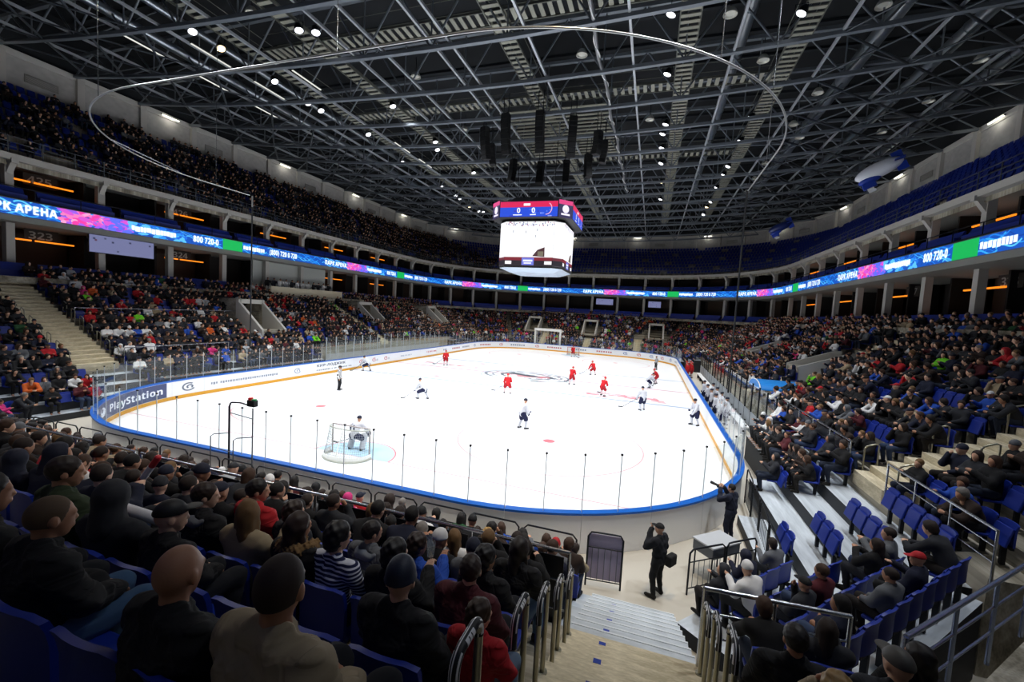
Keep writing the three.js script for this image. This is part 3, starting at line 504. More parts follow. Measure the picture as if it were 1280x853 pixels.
// ---------- floodlights ----------
{
  const lampXZ = [[-17.6, 21.2], [-17.5, 18.4], [-17.4, 14.2], [-17.5, 11.6], [-17.4, 9.4], [-16.4, 4.2], [-17.5, -3.4], [-17.5, -13.1], [-17.5, -17.4], [-17.5, -19.1], [-18, -23.8], [-17.7, -26.5], [-17.2, -27.6],
    [-10.6, 18.7], [-9.7, 17.8], [-10.5, 8.3], [-10.6, 2], [-11.4, -1.2], [-10.5, -7.8], [-10.6, -21.6], [-9.4, -22.6],
    [17.6, 12.4], [17.6, 2.3], [17.7, -2.6], [17.7, -10.8], [17.7, -12.3], [17.6, -17.7], [17.7, -24.7], [17.6, -27.3], [17.6, -30.7], [17.6, 22], [17.6, 17.5],
    [11.1, 9.1], [11.2, 2.2], [11, -1], [11, -3.9], [11, -7.4], [11.1, -14.6], [11.2, -21.6], [11.1, 20], [11.1, 15]];
  const glow = new THREE.MeshStandardMaterial({ color: 0x222222, emissive: 0xf6f8ff, emissiveIntensity: 3.5 });
  const warm = new THREE.MeshStandardMaterial({ color: 0x222222, emissive: 0xffe2b0, emissiveIntensity: 3.5 });
  const shell = new THREE.LatheGeometry([[0.1, 0.42], [0.17, 0.38], [0.24, 0.2], [0.3, 0], [0.31, -0.02], [0.29, -0.01], [0.22, 0.2], [0.1, 0.3]].map((p) => new THREE.Vector2(...p)), 18);
  const lens = new THREE.SphereGeometry(0.25, 16, 8).scale(1, 0.32, 1), yoke = merge([bar([-0.3, 0.1, 0], [-0.3, 0.5, 0], 0.02, 5), bar([0.3, 0.1, 0], [0.3, 0.5, 0], 0.02, 5), bar([-0.3, 0.5, 0], [0.3, 0.5, 0], 0.02, 5), bar([0, 0.5, 0], [0, 0.95, 0], 0.02, 5)]);
  for (const x of [-17.5, -10.6, 11.1, 17.6]) for (const z of [27.5, 33]) lampXZ.push([x, z]);   // the rows go on above the near stand
  lampXZ.forEach(([x, zz], i) => {
    const near = trussZ.reduce((a, b) => (Math.abs(b - zz) < Math.abs(a - zz) ? b : a)), z = Math.abs(zz - near) < 1.4 ? near + (zz >= near ? 1.4 : -1.4) : zz;
    const w = i % 9 === 1;
    const t = thing('floodlight', (w ? 'warm' : 'cold white') + ' lit floodlight hanging under the roof trusses above the ' + (x < -14 ? 'left boards' : x < 0 ? 'left half of the ice' : x < 14 ? 'right half of the ice' : 'right boards'), 'floodlight', null, [x, 22.8, z]);
    t.userData.group = t.userData.label;
    const tx = x * 0.32 + rr(-1.5, 1.5), tz = z > 24 ? z - 9 : Math.max(-23, Math.min(25, z * 0.95 + rr(-2, 2)));
    const h = mesh('housing', shell, M.darkSteel, t), dir = V(tx - x, -22.8, tz - z).normalize(), q = new THREE.Quaternion().setFromUnitVectors(V(0, -1, 0), dir); h.quaternion.copy(q);
    const e = mesh('lamp_lens', lens, w ? warm : glow, t); e.quaternion.copy(q); e.position.copy(dir).multiplyScalar(0.0);
    mesh('yoke', yoke, M.darkSteel, t);
    const l = new THREE.SpotLight(w ? 0xffe6c0 : FLOOD_COLOR, z > 24 ? FLOOD * 1.8 : FLOOD, 0, z > 24 ? 0.74 : FLOOD_ANGLE, z > 24 ? 0.8 : FLOOD_PENUMBRA, 2); l.position.copy(dir).multiplyScalar(0.14); l.target.position.set(tx - x, -22.8, tz - z); l.castShadow = true; l.shadow.radius = 10; t.add(l, l.target);
  });
  // unlit dome lamps with pale rims
  const dome = new THREE.LatheGeometry([[0.04, 0.4], [0.18, 0.36], [0.3, 0.2], [0.38, 0], [0.33, 0.0], [0.26, 0.17], [0.04, 0.3]].map((p) => new THREE.Vector2(...p)), 20), disc = new THREE.CylinderGeometry(0.26, 0.26, 0.03, 20).translate(0, 0.1, 0);
  for (const [x, z] of [[-12.9, 20], [-6.7, 11.6], [-7, 2.3], [5.7, 11.6], [5.9, 2.5], [9.9, 1.3], [14.2, 13.5], [16.9, 8.5], [21.5, 3.4], [21.4, -1.9], [21.6, 12.4], [29.3, 5.8], [29.3, 0.6], [28.7, -4.7], [21.4, -11.4], [21.5, -16.4], [21.7, -22], [22.7, -4.8]]) {
    const t = thing('dome_lamp', 'unlit dome lamp with pale reflector rim above the ' + (x < 0 ? 'left half' : x < 15 ? 'right half of the ice' : 'right stands'), 'lamp', null, [x, 23.3, z]); t.userData.group = t.userData.label;
    mesh('reflector', dome, mat(0xd4d2c6, 0.35, 0.2), t); mesh('lens', disc, mat(0xcfcfc4, 0.2), t); mesh('stem', bar([0, 0.45, 0], [0, 1.4, 0], 0.03, 6), M.darkSteel, t);
  }
}
// ---------- scoreboard ----------
{
  const cx = 0.3, cz = 0, t = thing('scoreboard', 'suspended cube scoreboard with white video screens and a red and blue upper ring', 'scoreboard', null, [cx, 0, cz]);
  const oct = (h, c) => [[-h + c, h], [h - c, h], [h, h - c], [h, -h + c], [h - c, -h], [-h + c, -h], [-h, -h + c], [-h, h - c]];
  const prism = (h0, c0, y0, h1, c1, y1) => { const A = oct(h0, c0), B = oct(h1, c1), pos = [], idx = []; for (let i = 0; i < 8; i++) { const j = (i + 1) % 8, b = pos.length / 3; pos.push(A[i][0], y0, A[i][1], A[j][0], y0, A[j][1], B[j][0], y1, B[j][1], B[i][0], y1, B[i][1]); idx.push(b, b + 1, b + 2, b, b + 2, b + 3); } for (const [P, y, f] of [[A, y0, 1], [B, y1, 0]]) { const b = pos.length / 3; P.forEach(([x, z]) => pos.push(x, y, z)); for (let i = 1; i < 7; i++) f ? idx.push(b, b + i + 1, b + i) : idx.push(b, b + i, b + i + 1); } const g = new THREE.BufferGeometry(); g.setAttribute('position', new THREE.Float32BufferAttribute(pos, 3)); g.setAttribute('uv', new THREE.Float32BufferAttribute(new Array(pos.length / 3 * 2).fill(0), 2)); g.setIndex(idx); const f = g.toNonIndexed(); f.computeVertexNormals(); return f; };
  mesh('body', prism(3.02, 0.75, 10.35, 3.02, 0.75, 14.6), M.black, t); mesh('under_tray', prism(2.1, 0.5, 10.0, 3.0, 0.75, 10.36), mat(0xaebccb, 0.4, 0.2), t); mesh('upper_body', prism(3.75, 1.05, 14.7, 3.75, 1.05, 16.1), M.black, t); mesh('neck', prism(2.2, 0.6, 14.4, 3.5, 1, 14.9), M.black, t); mesh('roof_frame', prism(3.2, 0.9, 16.1, 2.4, 0.7, 16.8), M.darkSteel, t);
  const em = (tex, k) => new THREE.MeshStandardMaterial({ color: 0x05060a, roughness: 0.4, emissive: 0xffffff, emissiveMap: tex, emissiveIntensity: k });
  const main = em(canvasTexture(512, 320, (c) => {
    c.fillStyle = '#fbfcfe'; c.fillRect(0, 0, 512, 320); for (let i = 0; i < 90; i++) { c.fillStyle = pick(['#8a93b8', '#b07c94', '#e4e8f4', '#6b7290']); c.fillRect(rr(0, 512), rr(0, 26), rr(4, 14), rr(4, 12)); }
    for (const [x, y] of [[80, 62], [215, 66], [320, 96], [335, 52]]) { c.fillStyle = '#a9aeb8'; c.fillRect(x, y, 9, 18); }
    c.fillStyle = '#4c3034'; c.beginPath(); c.moveTo(300, 250); c.lineTo(350, 205); c.lineTo(425, 185); c.lineTo(428, 255); c.fill(); c.fillStyle = '#77705f'; c.fillRect(355, 215, 60, 34);
    c.fillStyle = '#7c2630'; c.fillRect(0, 258, 512, 24); c.fillStyle = '#2a2228'; c.fillRect(0, 282, 512, 38); c.fillStyle = '#f6f6fa'; c.fillRect(10, 286, 70, 24); c.fillRect(430, 286, 76, 24); c.fillStyle = '#6f78d8'; c.fillRect(190, 262, 130, 54); c.fillStyle = '#e8ecff'; c.fillRect(205, 276, 100, 14); c.fillRect(214, 296, 80, 10);
  }), 1.15);
  const ringTex = (n) => em(canvasTexture(256, 64, (c) => { c.fillStyle = '#2b50d8'; c.fillRect(0, 0, 256, 64); c.fillStyle = '#d8285a'; c.fillRect(0, 0, 256, 24); for (let i = 0; i < 14; i++) { c.fillStyle = pick(['#5a7cf0', '#8a9cf4', '#3a3cb4']); c.fillRect(rr(0, 250), rr(26, 60), rr(4, 18), rr(3, 7)); } c.strokeStyle = '#f0b4d0'; c.lineWidth = 4; c.beginPath(); c.arc(205, 30, 25, -1, 1.6); c.stroke(); c.fillStyle = '#ffffff'; c.font = 'bold 30px sans-serif'; c.fillText('0', 76, 48); c.fillText('0', 142, 48); c.fillRect(106, 8, 30, 10); c.fillRect(60, 54, 40, 4); c.fillRect(136, 54, 26, 4); }), 1.1 + n * 0);
  const cornerTex = em(canvasTexture(64, 64, (c) => { c.fillStyle = '#28204e'; c.fillRect(0, 0, 64, 64); c.fillStyle = '#d8307c'; c.fillRect(0, 0, 64, 16); c.fillStyle = '#f2eaff'; c.beginPath(); c.arc(32, 32, 15, 0, 7); c.fill(); c.fillRect(12, 48, 40, 7); }), 1.1);
  const rt = ringTex(0);
  for (let i = 0; i < 4; i++) {
    const a = i * Math.PI / 2;
    const face = new THREE.PlaneGeometry(4.54, 3.95); const m = mesh('video_screen', face, main, t); m.rotation.y = a; m.position.set(Math.sin(a) * 3.04, 12.5, Math.cos(a) * 3.04);
    const c = mesh('video_screen_corner', new THREE.PlaneGeometry(1.07, 3.95), em(canvasTexture(32, 64, (q) => { q.fillStyle = '#f6f8fc'; q.fillRect(0, 0, 32, 64); q.fillStyle = '#6e2a34'; q.fillRect(0, 52, 32, 4); q.fillStyle = '#28222a'; q.fillRect(0, 56, 32, 8); }), 1.1), t); const b = a + Math.PI / 4, d = (3.02 * 2 - 0.75) / Math.SQRT2 + 0.015; c.rotation.y = b; c.position.set(Math.sin(b) * d, 12.5, Math.cos(b) * d);
    const r = mesh('ring_screen', new THREE.PlaneGeometry(5.3, 1.32), rt, t); r.rotation.y = a; r.position.set(Math.sin(a) * 3.77, 15.4, Math.cos(a) * 3.77);
    const k = mesh('ring_screen_corner', new THREE.PlaneGeometry(1.45, 1.5), cornerTex, t), d2 = (3.75 * 2 - 1.05) / Math.SQRT2 + 0.02; k.rotation.y = b; k.position.set(Math.sin(b) * d2, 15.45, Math.cos(b) * d2);
    mesh('hanger_cable', bar([Math.sin(b) * 2.4, 17, Math.cos(b) * 2.4], [Math.sin(b) * 2.6, 22, Math.cos(b) * 2.6], 0.03, 5), M.darkSteel, t);
    const L = new THREE.RectAreaLight(0xf4f6ff, 1.0, 4.5, 3.9); L.position.set(Math.sin(a) * 3.1, 12.5, Math.cos(a) * 3.1); L.rotation.y = a + Math.PI; L.castShadow = true; t.add(L);
  }
}
// ---------- loudspeaker arrays ----------
{
  const cab = rbox(0.62, 0.34, 0.55, 0.02);
  for (const [x, z, h, turn] of [[-0.4, 8.8, 8, -0.1], [2.3, 8.7, 8, 0], [4.55, 7.4, 8, 0.3], [-2.9, 6.9, 7, -0.5], [6.1, 4.5, 5, 1.0], [-2.85, -0.6, 6, 2.6], [-0.3, -1.6, 6, 3], [2.3, -1.6, 6, 3.3], [4.6, -0.3, 6, 3.7], [6.4, 2.4, 5, 1.6], [-3.6, 3.4, 5, -1.4]]) {
    const t = thing('speaker_array', 'black line of stacked loudspeaker cabinets hanging ' + (z > 4 ? 'before' : 'behind') + ' the scoreboard rig', 'loudspeaker', null, [x, 21.3, z], turn); t.userData.group = t.userData.label;
    for (let i = 0; i < h; i++) { const a = i * i * 0.006; const c = mesh('cabinet', cab, M.black, t); c.position.set(0, -0.2 - i * 0.355, -i * i * 0.008); c.rotation.x = a; }
    mesh('hanger', merge([bar([-0.2, 0, 0], [-0.2, 1.6, 0], 0.03, 5), bar([0.2, 0, 0], [0.2, 1.6, 0], 0.03, 5), box(0.6, 0.08, 0.5)]), M.darkSteel, t);
  }
}
// ---------- net track, ropes, cable, airship balloons ----------
{
  const t = thing('net_track', 'thin pale curved track for the safety net hanging above the near end of the rink', 'track');
  const P = []; const l = loop(15.6, 30.2, 9.5, 0.6); for (const p of l) if (p.z > 10) P.push(p);
  const right = P.filter((p, i) => p.x >= 0 && i > 2), left = P.filter((p) => p.x < 0); const pts = [...left.slice().reverse().filter((p) => p.z > 17.5), ...right.slice().reverse().filter((p) => p.z > 15)].map((p) => [p.x, 13.25, p.z]);
  mesh('track_rail', tube(pts, 0.032, 160, 6), mat(0xb4b6b4, 0.3, 0.6), t);
  for (const i of [4, 26, 44, 62, 78]) { const p = pts[Math.min(pts.length - 1, i)]; mesh('hanger_cable', bar(p, [p[0], 22, p[2]], 0.015, 4), M.steel, t); }
  mesh('stay_bar', bar([-15.2, 13.25, 22.6], [-13.2, 13.25, 27], 0.03, 5), M.steel, t);
  for (const [x, z] of [[-15.6, 17.5], [15.6, 15]]) mesh('net_edge_rope', bar([x, 2.6, z], [x, 13.3, z], 0.05, 5), M.black, t);
  mesh('drop_bar', bar([-15.6, 13.25, 17.5], [-15.6, 12.5, 17.5], 0.05, 6), mat(0xb4b6b4, 0.3, 0.6), t);
  const c = thing('cable_bundle', 'thick corrugated cable bundle strung lengthwise under the roof', 'cable');
  const cp = []; for (let i = 0; i < 30; i++) cp.push([7.2 + Math.sin(i * 0.9) * 0.08, 21.9 + Math.sin(i * 2.1) * 0.05, 20 - i * 1.2]);
  mesh('hose', tube(cp, 0.11, 200, 8), mat(0x8a8c8e, 0.4, 0.5), c); mesh('wrap', tube(cp.map((p, i) => [p[0] + Math.cos(i * 2.4) * 0.13, p[1] + Math.sin(i * 2.4) * 0.13, p[2]]), 0.04, 200, 6), M.white, c);
  for (const [x, y, z, s, c1, label] of [[24.9, 17.1, 5.4, 1, 0xe4e6ee, 'white and blue toy airship balloon floating by the upper right tier'], [24, 17.3, -14, 0.9, 0x14245c, 'dark blue airship balloon floating farther along the right side']]) {
    const b = thing('airship_balloon', label, 'balloon', null, [x, y, z], -0.37);
    const hull = new THREE.SphereGeometry(1, 28, 18); hull.scale(1.3 * s, 0.5 * s, 0.5 * s); mesh('hull', hull, mat(c1, 0.35), b); b.rotation.z = 0.42;
    const balloonBlue = mat(0x1a3aa0, 0.4);
    for (const [ry, rz] of [[0, 0.5], [0, -0.5], [0.5, 0], [-0.5, 0]]) { const f = mesh('tail_fin', box(0.55 * s, 0.05, 0.5 * s), balloonBlue, b); f.position.set(1.1 * s, rz * 0.8 * s, ry * 0.8 * s); if (rz) f.rotation.x = Math.PI / 2; }
    mesh('gondola', rbox(0.75 * s, 0.4 * s, 0.4 * s, 0.06, -0.75 * s, -0.75 * s, 0), balloonBlue, b); mesh('keel', new THREE.SphereGeometry(0.5 * s, 16, 10).scale(1.3, 0.5, 0.7).translate(-0.6 * s, -0.4 * s, 0), balloonBlue, b); mesh('fan', merge([bar([-0.95 * s, -1.05 * s, 0.2 * s], [-0.6 * s, -1.05 * s, 0.2 * s], 0.09 * s, 10), bar([-0.9 * s, -1.1 * s, -0.2 * s], [-0.5 * s, -1.1 * s, -0.2 * s], 0.09 * s, 10)]), M.white, b);
  }
}
// ---------- figures: smooth bodies meshed from joints ----------
// primitives: capsule {a, b, ra, rb} or ellipsoid {c, r}; grow inflates them; cuts keep the side that a plane's normal points away from
function surface(prims, cell, k, opt = {}) {
  const grow = opt.grow ?? 0, lo = [1e9, 1e9, 1e9], hi = [-1e9, -1e9, -1e9];
  const put = (p, r) => { for (let i = 0; i < 3; i++) { lo[i] = Math.min(lo[i], p[i] - r); hi[i] = Math.max(hi[i], p[i] + r); } };
  for (const p of prims) { if (p.c) for (let i = 0; i < 3; i++) { lo[i] = Math.min(lo[i], p.c[i] - p.r[i] - grow); hi[i] = Math.max(hi[i], p.c[i] + p.r[i] + grow); } else { put(p.a, p.ra + grow); put(p.b, p.rb + grow); } }
  const pad = cell * 2 + k * 0.4, n = [0, 1, 2].map((i) => Math.ceil((hi[i] - lo[i] + 2 * pad) / cell) + 1), o = lo.map((v) => v - pad), F = new Float32Array(n[0] * n[1] * n[2]).fill(9);
  const at = (x, y, z) => (z * n[1] + y) * n[0] + x;
  for (const p of prims) {
    const L = [0, 1, 2].map((i) => (p.c ? p.c[i] - p.r[i] : Math.min(p.a[i] - p.ra, p.b[i] - p.rb)) - grow - k - cell * 2), H = [0, 1, 2].map((i) => (p.c ? p.c[i] + p.r[i] : Math.max(p.a[i] + p.ra, p.b[i] + p.rb)) + grow + k + cell * 2);
    const s = L.map((v, i) => Math.max(0, Math.floor((v - o[i]) / cell))), e = H.map((v, i) => Math.min(n[i] - 1, Math.ceil((v - o[i]) / cell)));
    const ab = p.c ? null : [p.b[0] - p.a[0], p.b[1] - p.a[1], p.b[2] - p.a[2]], ll = ab ? ab[0] ** 2 + ab[1] ** 2 + ab[2] ** 2 || 1e-9 : 0;
    for (let z = s[2]; z <= e[2]; z++) for (let y = s[1]; y <= e[1]; y++) for (let x = s[0]; x <= e[0]; x++) {
      const X = o[0] + x * cell, Y = o[1] + y * cell, Z = o[2] + z * cell; let d;
      if (p.c) { const a = (X - p.c[0]) / p.r[0], b = (Y - p.c[1]) / p.r[1], c = (Z - p.c[2]) / p.r[2], k0 = Math.sqrt(a * a + b * b + c * c), k1 = Math.sqrt((a / p.r[0]) ** 2 + (b / p.r[1]) ** 2 + (c / p.r[2]) ** 2); d = k1 < 1e-6 ? -Math.min(...p.r) : k0 * (k0 - 1) / k1; }
      else { const qx = X - p.a[0], qy = Y - p.a[1], qz = Z - p.a[2], t = Math.max(0, Math.min(1, (qx * ab[0] + qy * ab[1] + qz * ab[2]) / ll)); d = Math.sqrt((qx - ab[0] * t) ** 2 + (qy - ab[1] * t) ** 2 + (qz - ab[2] * t) ** 2) - (p.ra + (p.rb - p.ra) * t); }
      d -= grow; const i = at(x, y, z), f = F[i], h = Math.max(k - Math.abs(f - d), 0) / k; F[i] = Math.min(f, d) - h * h * k * 0.25;
    }
  }
  if (opt.bump || opt.cuts) for (let z = 0; z < n[2]; z++) for (let y = 0; y < n[1]; y++) for (let x = 0; x < n[0]; x++) {
    const X = o[0] + x * cell, Y = o[1] + y * cell, Z = o[2] + z * cell, i = at(x, y, z);
    if (opt.bump && Math.abs(F[i]) < 0.1) F[i] += opt.bump(X, Y, Z);
    if (opt.cuts) for (const c of opt.cuts) F[i] = Math.max(F[i], (X - c[0]) * c[3] + (Y - c[1]) * c[4] + (Z - c[2]) * c[5]);
  }
  const ids = new Int32Array(F.length).fill(-1), pos = [], idx = [], sx = 1, sy = n[0], sz = n[0] * n[1];
  const corner = [0, sx, sy, sx + sy, sz, sx + sz, sy + sz, sx + sy + sz], edges = [[0, 1], [2, 3], [4, 5], [6, 7], [0, 2], [1, 3], [4, 6], [5, 7], [0, 4], [1, 5], [2, 6], [3, 7]];
  for (let z = 0; z < n[2] - 1; z++) for (let y = 0; y < n[1] - 1; y++) for (let x = 0; x < n[0] - 1; x++) {
    const b = at(x, y, z); let mask = 0; for (let c = 0; c < 8; c++) if (F[b + corner[c]] < 0) mask |= 1 << c;
    if (mask === 0 || mask === 255) continue;
    let px = 0, py = 0, pz = 0, m = 0;
    for (const [u, v] of edges) if (((mask >> u) & 1) !== ((mask >> v) & 1)) { const fu = F[b + corner[u]], fv = F[b + corner[v]], t = fu / (fu - fv); px += lerp(u & 1, v & 1, t); py += lerp((u >> 1) & 1, (v >> 1) & 1, t); pz += lerp(u >> 2, v >> 2, t); m++; }
    ids[b] = pos.length / 3; pos.push(o[0] + (x + px / m) * cell, o[1] + (y + py / m) * cell, o[2] + (z + pz / m) * cell);
  }
  for (let z = 1; z < n[2] - 1; z++) for (let y = 1; y < n[1] - 1; y++) for (let x = 1; x < n[0] - 1; x++) {
    const b = at(x, y, z), s = F[b] < 0;
    for (const [d, u, v] of [[sx, sy, sz], [sy, sz, sx], [sz, sx, sy]]) {
      if (s === F[b + d] < 0) continue;
      const A = ids[b - u - v], B = ids[b - v], C = ids[b], D = ids[b - u];
      if (A < 0 || B < 0 || C < 0 || D < 0) continue;
      if (s) idx.push(A, B, C, A, C, D); else idx.push(A, C, B, A, D, C);
    }
  }
  const g = new THREE.BufferGeometry(); g.setAttribute('position', new THREE.Float32BufferAttribute(pos, 3)); g.setAttribute('uv', new THREE.Float32BufferAttribute(pos.filter((_, i) => i % 3 !== 2), 2)); g.setIndex(idx); g.computeVertexNormals(); return g;
}
const cp = (a, b, ra, rb = ra) => ({ a, b, ra, rb }), el = (c, r) => ({ c, r });
const mixp = (a, b, t) => [0, 1, 2].map((i) => lerp(a[i], b[i], t)), addp = (a, b) => [0, 1, 2].map((i) => a[i] + b[i]);
// a head in its own axes: centre of the skull at 0, face towards -z
const headPrims = () => [el([0, 0.02, 0.01], [0.078, 0.1, 0.1]), el([0, -0.04, -0.028], [0.06, 0.08, 0.066]), el([0, 0.0, -0.045], [0.056, 0.07, 0.052]), el([0, -0.1, -0.045], [0.032, 0.03, 0.035]), cp([0, -0.005, -0.09], [0, -0.036, -0.106], 0.009, 0.0135), el([-0.03, 0.012, -0.082], [0.022, 0.012, 0.016]), el([0.03, 0.012, -0.082], [0.022, 0.012, 0.016]), el([0, -0.072, -0.088], [0.026, 0.012, 0.014]), el([-0.081, -0.012, 0.014], [0.009, 0.031, 0.019]), el([0.081, -0.012, 0.014], [0.009, 0.031, 0.019]), cp([0, -0.05, 0.025], [0, -0.19, 0.03], 0.05, 0.058)];
const hairPrims = { short: [el([0, 0.028, 0.016], [0.087, 0.104, 0.107])], full: [el([0, 0.04, 0.016], [0.098, 0.112, 0.115]), el([0, -0.02, 0.06], [0.085, 0.09, 0.07])], long: [el([0, 0.033, 0.016], [0.094, 0.108, 0.113]), cp([0, 0.0, 0.05], [0, -0.28, 0.1], 0.09, 0.06), cp([-0.075, 0, 0.01], [-0.09, -0.24, 0.02], 0.035, 0.03), cp([0.075, 0, 0.01], [0.09, -0.24, 0.02], 0.035, 0.03)], beanie: [el([0, 0.045, 0.012], [0.092, 0.115, 0.112]), el([0, 0.015, 0.012], [0.097, 0.03, 0.117])], cap: [el([0, 0.03, 0.012], [0.09, 0.108, 0.112]), el([0, 0.045, -0.13], [0.065, 0.012, 0.075])], hood: [el([0, 0.02, 0.025], [0.12, 0.14, 0.13]), cp([0, -0.1, 0.06], [0, -0.2, 0.06], 0.11, 0.13)], fold: [cp([-0.12, -0.19, 0.07], [0.12, -0.19, 0.07], 0.05), el([0, -0.21, 0.11], [0.13, 0.06, 0.06])] };
const hairCuts = { short: [[0, 0.035, -0.075, 0, -0.55, -0.83], [0, -0.055, 0, 0, -1, 0]], full: [[0, 0.04, -0.075, 0, -0.45, -0.89]], long: [[0, 0.035, -0.075, 0, -0.25, -0.97]], beanie: [[0, 0.012, 0, 0, -1, 0.12]], cap: [[0, 0.03, 0, 0, -1, 0.05]], hood: [[0, 0, -0.055, 0, -0.1, -0.99]], fold: [] };
const curl = (f, a) => (x, y, z) => a * (Math.sin(x * f) * Math.sin(y * f + 1) + Math.sin(z * f + 2) * Math.sin(x * f * 0.7 + y * f));
const cloth = (a) => (x, y, z) => a * ((Math.abs(Math.sin(y * 15 + Math.sin(x * 11 + z * 9) * 1.9 + x * 9)) * 2 - 1) * 0.9 + Math.sin(y * 63 - x * 38 + Math.sin(x * 29 + y * 12) * 2) * 0.3 + Math.sin(x * 24 - y * 17 + z * 20 + Math.sin(y * 21) * 1.8) * 0.5);
const ARMS = {
  lap: [[0.25, 0.76, -0.08], [0.09, 0.66, -0.28]], knees: [[0.24, 0.7, -0.33], [0.07, 0.74, -0.5]], clap: [[0.26, 0.8, -0.14], [0.05, 0.95, -0.34]], face: [[0.23, 0.78, -0.2], [0.08, 1.08, -0.2]], cross: [[0.26, 0.78, -0.1], [-0.06, 0.83, -0.22]],
  hold: [[0.26, 0.8, -0.1], [0.13, 0.93, -0.34]], up: [[0.34, 1.12, -0.08], [0.26, 1.38, -0.14]], side: [[0.3, 0.78, 0.02], [0.24, 0.56, -0.16]],
};
// joints of a figure that faces -z; seat: origin on the row's floor under the hips
function seated(o = {}) {
  const l = o.lean ?? 0, s = (p) => [p[0], p[1] - Math.max(0, -p[2]) * 0, p[2]], J = {};
  J.pelvis = [0, 0.56, 0.02]; J.belly = [0, 0.72, 0.02 - l * 0.12]; J.chest = [0, 0.9, 0.015 - l * 0.3]; J.neck = [0, 1.07 - l * 0.06, 0.02 - l * 0.5]; J.head = [0 + (o.hx ?? 0), 1.222 - l * 0.12, -0.005 - l * 0.62];
  const sp = o.spread ?? 0.13;
  for (const [n, q] of [['L', -1], ['R', 1]]) {
    const A = ARMS[(n === 'L' ? o.left : o.right) ?? 'lap']; J['hip' + n] = [q * 0.095, 0.54, 0]; J['knee' + n] = [q * sp, 0.545, -0.44]; J['ankle' + n] = [q * sp, 0.1, -0.37 + (o.feet ?? 0)]; J['toe' + n] = [q * (sp + 0.02), 0.045, -0.54 + (o.feet ?? 0)];
    J['sh' + n] = [q * 0.185, 1.0 - l * 0.05, 0.02 - l * 0.42]; J['el' + n] = s([q * A[0][0], A[0][1], A[0][2] - l * 0.25]); J['wr' + n] = s([q * A[1][0], A[1][1], A[1][2] - l * 0.2]);
  }
  return { ...J, yaw: o.yaw ?? 0, pitch: o.pitch ?? -l * 0.3 };
}
function standing(o = {}) {
  const l = o.lean ?? 0, c = o.crouch ?? 0, J = {}, hy = 0.93 - c * 0.5;
  J.pelvis = [0, hy, 0.02 + c * 0.25]; J.belly = [0, hy + 0.17, 0.02 + c * 0.2 - l * 0.1]; J.chest = [0, hy + 0.36 - l * 0.05, c * 0.15 - l * 0.3]; J.neck = [0, hy + 0.53 - l * 0.14, c * 0.1 - l * 0.5]; J.head = [0, hy + 0.7 - l * 0.2, c * 0.08 - 0.03 - l * 0.62];
  const st = o.stance ?? 0.13, sd = o.stride ?? 0;
  for (const [n, q] of [['L', -1], ['R', 1]]) {
    J['hip' + n] = [q * 0.1, hy - 0.02, 0.02 + c * 0.25]; J['knee' + n] = [q * (st * 0.9 + c * 0.04), 0.5 - c * 0.08, -0.03 - c * 0.22 + q * sd * 0.5]; J['ankle' + n] = [q * st, 0.1, 0.03 + q * sd]; J['toe' + n] = [q * (st + 0.04), 0.045, -0.14 + q * sd];
    J['sh' + n] = [q * 0.19, hy + 0.47 - l * 0.13, c * 0.1 - l * 0.42];
    const P = (n === 'L' ? o.left : o.right) ?? [[0.25, 0.2, 0.03], [0.24, -0.06, -0.06]];
    J['el' + n] = [q * P[0][0], hy + P[0][1], P[0][2] + c * 0.1 - l * 0.35]; J['wr' + n] = [q * P[1][0], hy + P[1][1], P[1][2] + c * 0.1 - l * 0.35];
  }
  return { ...J, yaw: o.yaw ?? 0, pitch: o.pitch ?? -l * 0.25 };
}
function torso(J, f = 1) { const shl = mixp(J.shL, J.chest, 0.35), shr = mixp(J.shR, J.chest, 0.35); return [el(addp(J.pelvis, [0, 0, 0]), [0.155 * f, 0.12, 0.115 * f]), cp(J.pelvis, J.belly, 0.125 * f, 0.125 * f), cp(addp(J.belly, [-0.035, 0, 0]), addp(J.chest, [-0.055, 0, 0]), 0.115 * f, 0.11 * f), cp(addp(J.belly, [0.035, 0, 0]), addp(J.chest, [0.055, 0, 0]), 0.115 * f, 0.11 * f), cp(shl, addp(J.shL, [0, -0.02, 0]), 0.085 * f, 0.062), cp(shr, addp(J.shR, [0, -0.02, 0]), 0.085 * f, 0.062), cp(J.chest, addp(J.neck, [0, -0.02, 0]), 0.09 * f, 0.045)]; }
const arm = (J, n, f = 1) => [cp(addp(J['sh' + n], [0, -0.02, 0]), J['el' + n], 0.06 * f, 0.05 * f), cp(J['el' + n], J['wr' + n], 0.046 * f, 0.034 * f)];
const leg = (J, n, f = 1) => [cp(J['hip' + n], J['knee' + n], 0.095 * f, 0.064 * f), cp(J['knee' + n], J['ankle' + n], 0.062 * f, 0.042 * f)];
const foot = (J, n, f = 1) => [cp(addp(J['ankle' + n], [0, -0.045, 0.03]), J['toe' + n], 0.045 * f, 0.036 * f), cp(J['ankle' + n], addp(J['ankle' + n], [0, -0.05, 0.02]), 0.045 * f, 0.045 * f)];
